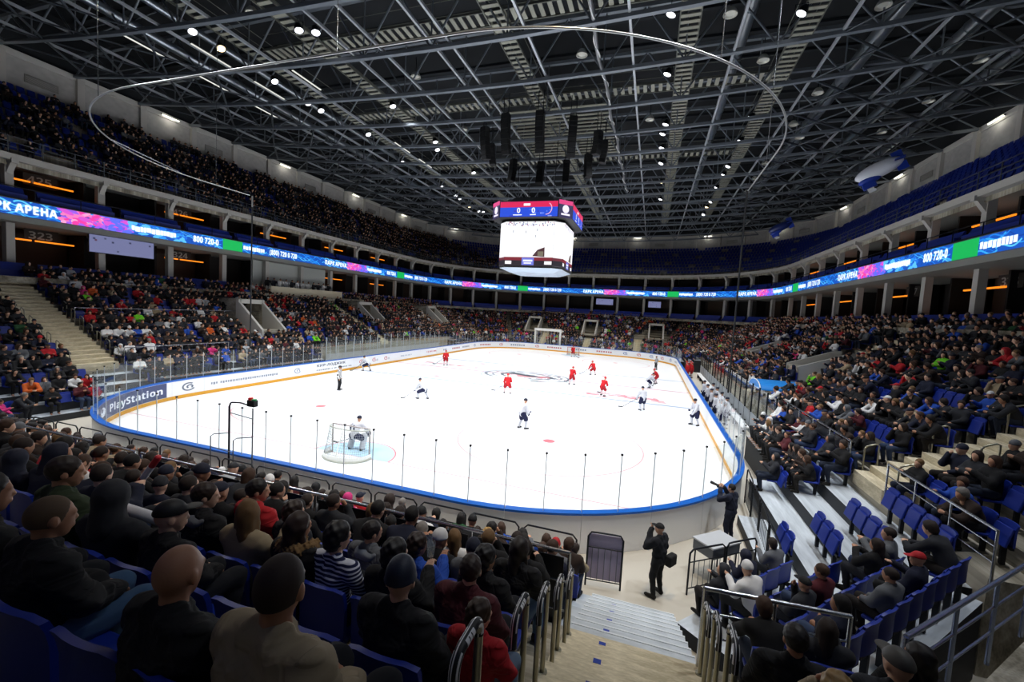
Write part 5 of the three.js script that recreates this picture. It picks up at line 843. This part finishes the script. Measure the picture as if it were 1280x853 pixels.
// ---------- rails, barriers and gates ----------
function uRail(x, z, y, dx, dz, rise, label, sticker, parent) {   // bent tube handrail: two posts and a sloping top
  const t = thing('stair_handrail', label, 'handrail', parent); t.position.set(x, y, z);
  mesh('tube_frame', bentTube([[0, 0, 0], [0, 0.92, 0], [dx, 0.92 + rise, dz], [dx, rise, dz]], 0.024, 0.09, 10), M.rail, t);
  if (sticker) mesh('sticker_wrap', bentTube([[0, 0.82, 0], [0, 0.92, 0], [dx, 0.92 + rise, dz], [dx, 0.7 + rise, dz]], 0.027, 0.09, 12), sticker, t);
  mesh('floor_flange', bar([0, 0, 0], [0, 0.012, 0], 0.05, 12), M.rail, t); mesh('floor_flange', bar([dx, rise, dz], [dx, rise + 0.012, dz], 0.05, 12), M.rail, t);
}
{
  const sticker = new THREE.MeshStandardMaterial({ roughness: 0.5, map: canvasTexture(256, 64, (c) => {   // printed wrap: length along x, girth along y
    c.fillStyle = '#0e1116'; c.fillRect(0, 0, 256, 64); c.fillStyle = '#e8e8e8';
    for (const y of [0, 32]) { c.fillRect(0, y + 1, 256, 3); c.fillRect(6, y + 8, 60, 10); c.fillRect(6, y + 22, 46, 4); c.fillRect(84, y + 6, 44, 22); c.fillRect(150, y + 8, 70, 8); c.fillRect(150, y + 20, 50, 5); }
    c.fillStyle = '#0e1116'; c.font = 'bold 24px sans-serif'; for (const y of [0, 32]) c.fillText('11', 92, y + 26);
  }) });
  [34.95, 35.75, 36.55, 37.35, 38.35].forEach((z, i) => uRail(10.66, z, 0.3 + 0.5 * (z - 31.4), 0, 0.3, 0.0, 'bent handrail with black and white sticker left of the stairs, ' + ROWORD[i] + ' going up', sticker, 'stair handrails left of the stairs'));
  [35.0, 35.6, 36.3].forEach((z, i) => uRail(12.27, z, 0.3 + 0.5 * (z - 31.4), 0, 0.3, 0.0, 'bent handrail with black and white sticker right of the stairs, ' + ROWORD[i] + ' going up', sticker, 'stair handrails right of the stairs'));
  for (const [sx, zs, side] of [[-1, [24.1, 26.3], 'left'], [1, [24.85, 26.75], 'right']]) for (const z of zs) for (let k = 4; k < 11; k += sx < 0 ? 1 : 2) uRail(sx * (sideFront(k) + 0.2), z, floorY(k), sx * 0.35, 0, 0.15, `plain bent steel handrail beside the ${side} stand stairs`, null, `stair handrails in the ${side} stand`);
  const guard = (pts, y0, h, label, panel, step = 1.5, cols = [M.steel, M.darkSteel]) => {   // straight guard rail along plan points at one floor height
    const t = thing('guard_rail', label, 'railing'), [a, b] = pts, L = Math.hypot(b[0] - a[0], b[1] - a[1]), n = Math.max(1, Math.round(L / step));
    mesh('top_rail', bar([a[0], y0 + h, a[1]], [b[0], y0 + h, b[1]], 0.028, 10), cols[0], t); for (const f of [0.4, 0.7]) mesh('mid_rail', bar([a[0], y0 + h * f, a[1]], [b[0], y0 + h * f, b[1]], 0.016, 8), cols[0], t);
    for (let i = 0; i <= n; i++) { const x = lerp(a[0], b[0], i / n), z = lerp(a[1], b[1], i / n); mesh('post', bar([x, y0, z], [x, y0 + h, z], 0.024, 8), cols[0], t); if (panel && i < n) { const x2 = lerp(a[0], b[0], (i + 1) / n), z2 = lerp(a[1], b[1], (i + 1) / n); mesh('infill_panel', beam([lerp(x, x2, 0.05), y0 + h * 0.55, lerp(z, z2, 0.05)], [lerp(x, x2, 0.95), y0 + h * 0.55, lerp(z, z2, 0.95)], 0.012, h * 0.78), panel, t); } }
    return t;
  };
  guard([[1.6, 34.54], [10.55, 34.54]], 1.5, 1.45, 'long bright guard rail with dark panels crossing the near stand', mat(0x14161c, 0.35), 1.5);
  guard([[-14, 34.54], [1.4, 34.54]], 1.5, 1.45, 'guard rail with open bars crossing the far part of the near stand', null, 1.9);
  guard([[12.3, 34.62], [13.9, 34.5]], 1.9, 1.05, 'short bright guard rail right of the stairs', null, 0.8);
  guard([[14.05, 35.25], [18.3, 31.05]], 2.2, 1.1, 'blue-grey guard rail between the corner stand and the walkway', null, 1.1, [mat(0x9aa6c0, 0.25, 0.8), M.darkSteel]);
  guard([[17.55, 18.2], [17.55, 24.7]], 1.5, 1.4, 'guard rail in the right stand before the near stairs', mat(0x20252e, 0.4), 1.6); guard([[17.55, 26.9], [17.55, 30.6]], 1.9, 1.0, 'guard rail in the right stand past the near stairs', null, 1.2);
  guard([[-17.55, 17.6], [-17.55, 24.0]], 1.5, 1.4, 'guard rail across the left stand beside its stairs', null, 1.6); guard([[-21.9, 5], [-21.9, 24.1]], 3.9, 1.1, 'thin bright rail crossing the middle of the left stand', null, 2.4);
  // steel barriers before the first near row
  const frameMat = mat(0x23262b, 0.4, 0.6), rods = mat(0x6a6e74, 0.4, 0.6);
  const barrier = (x0, z0, x1, z1, label, group, y = 0, h = 1.32, pm = null) => {
    const t = thing('crowd_barrier', label, 'barrier', group, [x0, y, z0], Math.atan2(-(z1 - z0), x1 - x0)), L = Math.hypot(x1 - x0, z1 - z0), n = Math.max(3, Math.round(L / 0.15));
    mesh('frame', bentTube([[0.03, 0, 0], [0.03, h, 0], [L - 0.03, h, 0], [L - 0.03, 0, 0]], 0.022, 0.12, 8), frameMat, t); mesh('cross_bar', bar([0.03, h * 0.72, 0], [L - 0.03, h * 0.72, 0], 0.014, 6), frameMat, t); mesh('cross_bar', bar([0.03, 0.15, 0], [L - 0.03, 0.15, 0], 0.014, 6), frameMat, t);
    for (let i = 1; i < n; i++) mesh('rod', bar([L * i / n, 0.15, 0], [L * i / n, h * 0.72, 0], 0.008, 5), rods, t);
    if (pm) mesh('sheet', box(L - 0.08, h - 0.22, 0.01, L / 2, h / 2 + 0.06, -0.03), pm, t);
    return t;
  };
  for (let i = 0; i < 15; i++) barrier(10.25 - (i + 1) * 1.38, 30.95, 10.25 - i * 1.38 - 0.06, 30.95, 'arched dark steel barrier with thin rods before the first near row', 'steel barriers before the first near row');
  barrier(10.35, 30.6, 11.2, 30.5, 'dark steel gate with a pale purple sheet at the foot of the stairs', null, 0, 1.3, mat(0xa89cb4, 0.6));
  barrier(12.62, 30.05, 13.5, 29.35, 'grey rod fence panel behind the photographer', 'rod fence panels at the corner', 0, 1.08); barrier(13.5, 29.35, 14.3, 28.7, 'grey rod fence panel behind the photographer', 'rod fence panels at the corner', 0, 1.08);
  for (let i = 0; i < 4; i++) barrier(14.62 + i * 0.1, 29.4 - i * 1.45, 14.72 + i * 0.1, 28.0 - i * 1.45, 'dark barrier in front of the right stand near the rink corner', 'barriers before the right stand', 0, 1.25);
  // grey equipment case on legs by the corner
  const tb = thing('equipment_case', 'grey flat-topped equipment case standing by the rink corner', 'case', null, [13.35, 0, 28.95], 0.75); mesh('case_body', rbox(0.95, 0.26, 0.6, 0.02, 0, 0.78, 0), mat(0x565a60, 0.5), tb); mesh('lid', rbox(0.98, 0.05, 0.63, 0.015, 0, 0.93, 0), mat(0xb6babd, 0.5), tb); for (const [x, z] of [[-0.42, -0.25], [0.42, -0.25], [-0.42, 0.25], [0.42, 0.25]]) mesh('leg', bar([x, 0, z], [x, 0.66, z], 0.02, 6), M.darkSteel, tb);
  // goal judge frame with its red and green lamp
  const gj = thing('goal_light_stand', 'tall thin tube frame carrying a red and green goal lamp behind the glass', 'goal lamp', null, [0, 0, 30.75]);
  mesh('post', bar([-0.75, 0, 0], [-0.75, 2.9, 0], 0.03, 8), frameMat, gj); mesh('post', bar([0.2, 0, 0], [0.2, 2.95, 0], 0.02, 8), rods, gj); mesh('top_arch', bentTube([[-0.75, 2.88, 0], [-0.7, 3.02, 0], [-0.3, 3.06, 0], [0.2, 3.0, 0]], 0.025, 0.06), frameMat, gj); mesh('cross_bar', bar([-0.75, 2.7, 0], [0.2, 2.62, 0], 0.015, 6), rods, gj);
  for (const x of [-1.4, -0.45]) mesh('side_frame', bentTube([[x, 0, 0.1], [x, 1.95, 0.1], [x + 0.62, 2.05, 0]], 0.016, 0.05), rods, gj); mesh('cross_bar', bar([-1.4, 1.55, 0.1], [-0.45, 1.5, 0.1], 0.014, 6), rods, gj);
  mesh('lamp_box', rbox(0.28, 0.2, 0.16, 0.02, 0.18, 3.1, 0), M.black, gj); mesh('red_lamp', new THREE.CylinderGeometry(0.07, 0.07, 0.2, 14).translate(0.11, 3.16, 0), mat(0xd02018, 0.3), gj); mesh('green_lamp', new THREE.CylinderGeometry(0.07, 0.07, 0.18, 14).translate(0.25, 3.14, 0), mat(0x108a48, 0.3), gj);
  // white gate at the far end, blue canopy behind the bench
  const fg = thing('end_gate', 'white framed gate behind the far boards', 'gate', null, [-5.5, 0, -31.2]); for (const x of [-2.2, 2.2]) mesh('post', box(0.28, 3.4, 0.3, x, 1.7, 0), M.white, fg); mesh('lintel', box(4.7, 0.4, 0.34, 0, 3.5, 0), M.white, fg); for (let i = 0; i < 7; i++) mesh('bar', box(0.06, 3.3, 0.06, -1.8 + i * 0.6, 1.65, 0), M.column, fg);
  const cn = thing('tunnel_canopy', 'bright blue canopy over the players tunnel behind the bench', 'canopy', null, [18.7, 2.75, 12.4]); const cg = new THREE.CylinderGeometry(1.3, 1.3, 2.6, 18, 1, false, 0, Math.PI).rotateZ(Math.PI / 2).scale(1, 0.35, 1); mesh('cover', cg.rotateY(0.05), mat(0x1f86d8, 0.45), cn); mesh('front_hoop', tube([...Array(11)].map((_, i) => [-1.3, Math.sin(i / 10 * Math.PI) * 0.46, -Math.cos(i / 10 * Math.PI) * 1.31]), 0.03, 30, 6), M.white, cn);
}
// ---------- hockey players and officials ----------
{
  const gl = (J, n, r) => el(addp(J['wr' + n], [0, -0.03, -0.03]), [r, r * 1.1, r * 1.2]);
  function kit(J, goalie) {
    const c = 0.028, o = {};
    o.body = merge([surface([...torso(J, 0.9), ...arm(J, 'L'), ...arm(J, 'R'), ...leg(J, 'L'), ...leg(J, 'R'), cp(J.neck, J.head, 0.055, 0.05)], 0.04, 0.03), headGeo(J, headPrims(), 0.016)]);
    o.jersey = surface([...torso(J, 1.0), ...arm(J, 'L', 1.1), ...arm(J, 'R', 1.1), cp(addp(J.pelvis, [0, 0.05, 0]), addp(J.pelvis, [0, -0.03, 0]), 0.145)], c, 0.04, { grow: 0.024 });
    o.pants = surface([el(addp(J.pelvis, [0, -0.03, 0]), [0.19, 0.14, 0.15]), cp(J.hipL, mixp(J.hipL, J.kneeL, 0.85), 0.13, 0.11), cp(J.hipR, mixp(J.hipR, J.kneeR, 0.85), 0.13, 0.11)], c, 0.04, { grow: 0.015 });
    o.socks = ['L', 'R'].map((n) => surface(goalie ? [cp(addp(J['knee' + n], [0, 0.12, -0.06]), addp(J['ankle' + n], [0, 0.02, -0.06]), 0.14, 0.12)] : [cp(J['knee' + n], J['ankle' + n], 0.085, 0.06)], c, 0.03));
    o.skates = ['L', 'R'].map((n) => merge([surface(foot(J, n, 1.15), 0.022, 0.02), beam(addp(J['ankle' + n], [0, -0.085, 0.08]), addp(J['toe' + n], [0, -0.03, 0]), 0.008, 0.03)]));
    o.helmet = headGeo(J, [el([0, 0.04, 0.01], [0.1, 0.105, 0.122])], 0.016, { cuts: [[0, 0.0, 0, 0, -1, 0.15]] });
    o.gloves = ['L', 'R'].map((n) => surface([gl(J, n, goalie ? 0.12 : 0.065)], 0.022, 0.02));
    const top = addp(J.wrR, [0, 0, 0]), mid2 = addp(J.wrL, [0, -0.02, -0.04]), dirv = mid2.map((v, i) => v - top[i]), s = dirv[1] < -0.05 ? (top[1] - 0.03) / -dirv[1] : 2.2, end = [top[0] + dirv[0] * s, 0.03, top[2] + dirv[2] * s];
    o.stick = beam(top, end, 0.025, 0.03); o.blade = beam(end, addp(end, [-0.3, 0.01, -0.05]), 0.015, 0.07);
    return o;
  }
  const grip = { right: [[0.27, 0.16, -0.06], [0.12, 0.1, -0.3]], left: [[0.26, 0.1, -0.2], [0.2, -0.14, -0.42]] };
  const poses = [kit(standing({ lean: 0.35, crouch: 0.35, stance: 0.22, stride: 0.12, ...grip })), kit(standing({ lean: 0.15, crouch: 0.15, stance: 0.18, stride: -0.1, ...grip })), kit(standing({ lean: 0.6, crouch: 0.5, stance: 0.26, stride: 0.2, ...grip })), kit(standing({ lean: 0.35, crouch: 0.5, stance: 0.28, right: [[0.34, 0.25, -0.1], [0.36, 0.0, -0.25]], left: [[0.34, 0.22, -0.1], [0.36, 0.02, -0.28]] }), true), kit(standing({ stance: 0.14 }))];
  const teams = { red: [0xc8141e, 0xa01420, 0xd8c4c4, 0xc01a20, 0xb01018], white: [0xc6c7ce, 0x10163a, 0xbcbec6, 0x12172e, 0x12183c] };
  function player(x, z, turn, team, pose, label, y = 0.004, cat = 'hockey player', stick = true) {
    const t = thing(team === 'goalie' ? 'goaltender' : 'hockey_player', label, cat, null, [x, y, z], turn), k = poses[pose], [a, b, c, d, e] = teams[team] ?? teams.white;
    mesh('body', k.body, SKIN[0], t); mesh('jersey', k.jersey, fabric(a), t); mesh('shorts', k.pants, fabric(b), t); for (const g of k.socks) mesh(team === 'goalie' ? 'leg_pad' : 'sock', g, fabric(c), t); for (const g of k.skates) mesh('skate', g, mat(0x121214, 0.4), t); mesh('helmet', k.helmet, mat(d, 0.35), t); for (const g of k.gloves) mesh('glove', g, mat(e, 0.6), t);
    if (stick) { const s = mesh('stick', k.stick, mat(0x1c1c1e, 0.5), t); mesh('stick_blade', k.blade, mat(0x1c1c1e, 0.5), s); }
    if (team === 'goalie') mesh('back_number', merge([box(0.07, 0.26, 0.012, -0.09, 1.02, 0.3), box(0.07, 0.26, 0.012, 0.07, 1.02, 0.3)]), mat(0x141c40, 0.8), t);
    return t;
  }
  player(-9.67, -1.4, 0.6, 'red', 1, 'red player skating near the left boards'); player(1.25, 9.6, 0.4, 'red', 0, 'red player just in front of the centre circle'); player(4.9, 2.2, -0.3, 'red', 1, 'red player at the right edge of the centre circle'); player(5.8, -5.6, 0.8, 'red', 0, 'red player behind the right edge of the centre circle'); player(8.1, 6.0, -0.5, 'red', 0, 'red player standing on the red ice advert'); player(12.2, -3.7, 1.8, 'red', 0, 'red player tangled with a white player by the right boards'); player(0.4, -23.7, 3.0, 'red', 1, 'player in red and blue near the far goal');
  player(-3.06, 14.9, 1.2, 'white', 2, 'white player bending with his stick stretched to the left'); player(5.17, 18.5, -0.7, 'white', 1, 'white player alone in front of the near right face-off circle'); player(11.2, 9.8, 0.5, 'white', 1, 'white player at the blue line on the right'); player(11.6, -0.8, -1.0, 'white', 2, 'white player tangled with a red player by the right boards'); player(-13.5, 7.1, 1.4, 'white', 2, 'white player leaning at the left boards');
  player(-0.25, 25.35, 0.1, 'goalie', 3, 'goaltender in white with pads guarding the near goal', 0.004, 'goaltender');
  for (let i = 0; i < 9; i++) player(15.75 + (i % 2) * 0.5, 12.2 - i * 1.05, Math.PI / 2 + rr(-0.4, 0.4), 'white', 4, 'white player standing at the bench behind the right boards', 0.0, 'hockey player', false).userData.group = 'white team at the bench';
  player(14.35, 12.4, Math.PI / 2 + 0.6, 'white', 1, 'white player on the ice leaning at the bench door', 0.004, 'hockey player', false);
  for (let i = 0; i < 4; i++) player(15.6 + (i % 2) * 0.5, -10.5 - i * 0.9, Math.PI / 2 + rr(-0.4, 0.4), 'red', 4, 'red player standing at the far bench behind the right boards', 0.0, 'hockey player', false).userData.group = 'red team at the bench';
  // officials in striped shirts
  const stripe = new THREE.MeshStandardMaterial({ roughness: 0.9, map: canvasTexture(64, 8, (c) => { c.fillStyle = '#e4e4e4'; c.fillRect(0, 0, 64, 8); c.fillStyle = '#14141a'; for (let i = 0; i < 4; i++) c.fillRect(i * 16, 0, 8, 8); }) }); stripe.map.repeat.set(4, 1);
  const refParts = dressed(standing({ stance: 0.16 }), { cell: 0.03, headCell: 0.016 });
  for (const [x, z, turn, label] of [[-9.4, 15.6, -1.2, 'official in striped shirt and black trousers near the left boards'], [12.3, -15.8, 1.0, 'official in striped shirt by the far right boards']]) { const t = thing('referee', label, 'referee', null, [x, 0.004, z], turn); mesh('body', refParts.body, SKIN[1], t); mesh('shirt', refParts.jacket, stripe, t); mesh('trousers', refParts.trousers, fabric(0x0c0c10), t); for (const g of refParts.shoes) mesh('skate', g, mat(0x101012, 0.4), t); mesh('helmet', poses[4].helmet, mat(0x101014, 0.4), t); }
  // photographers at the corner
  const stand = (x, z, turn, o, label, y = 0) => { const J = standing(o.pose), t = thing('person', label, 'person', o.group, [x, y, z], turn); t.scale.setScalar(o.scale ?? 0.97); dressFigure(t, dressed(J, { cell: o.cell ?? 0.022, headCell: o.cell ? 0.02 : 0.01, fine: !o.cell, bulk: 0.03 }), hairGeo(J, o.hair ?? 'cap', o.cell ? 0.024 : 0.012), { skin: SKIN[0], coatMat: fabric(o.coat), pantsMat: fabric(o.pants ?? 0x0c0d10), hairMat: mat(o.hairColor ?? 0x0c0c0e, 0.8), hairName: (o.hair ?? 'cap') === 'cap' ? 'cap' : 'hair' }); return t; };
  const A = stand(11.95, 30.35, 1.0, { coat: 0x10131a, pose: { left: [[0.28, 0.3, -0.15], [0.05, 0.62, -0.2]], right: [[0.26, 0.2, 0.0], [0.16, 0.1, -0.24]], stance: 0.15 } }, 'person in black cap and jacket standing at the stair foot, hand at the face'); mesh('bib_patch', merge([box(0.12, 0.1, 0.02, -0.1, 1.12, -0.19), box(0.1, 0.08, 0.02, 0.12, 1.05, -0.19)]), mat(0x9fb2cc, 0.6), A); mesh('shoulder_bag', rbox(0.3, 0.26, 0.16, 0.04, 0.14, 0.95, 0.24), mat(0x0c0c0e, 0.8), A);
  const B = stand(13.98, 26.9, 0.9, { coat: 0x11182c, hair: 'short', hairColor: 0x16100c, pants: 0x10182c, pose: { left: [[0.26, 0.32, -0.2], [0.08, 0.58, -0.32]], right: [[0.26, 0.32, -0.2], [0.08, 0.6, -0.3]] } }, 'photographer in dark navy aiming a camera over the corner boards');
  const cam = thing('photo_camera', 'black camera with a long lens held by the photographer at the corner', 'camera', null, [13.98 - Math.sin(0.9) * 0.4, 1.5, 26.9 - Math.cos(0.9) * 0.4], 0.9); mesh('camera_body', rbox(0.14, 0.1, 0.08, 0.015), M.black, cam); mesh('lens', bar([0, 0, -0.04], [0, 0.02, -0.26], 0.035, 14, 0.045), M.black, cam);
  // spectators standing in the left standing area
  for (let i = 0; i < 12; i++) stand(-27.35, 5.6 - i * 0.8, -Math.PI / 2 + rr(-0.3, 0.3), { coat: pick([0xd8d8d6, 0x17181c, 0xc4c6c8, 0x22252c]), pants: pick([0xc8c8c6, 0x17181c, 0x2a2d34]), hair: 'short', hairColor: 0x17100c, cell: 0.045, group: 'standing spectators on the left', pose: { left: [[0.26, 0.3, -0.15], [0.1, 0.5, -0.3]] } }, 'spectator standing against the light grey wall of the left boxes', 6.7);
}
renderer.render(scene, camera);
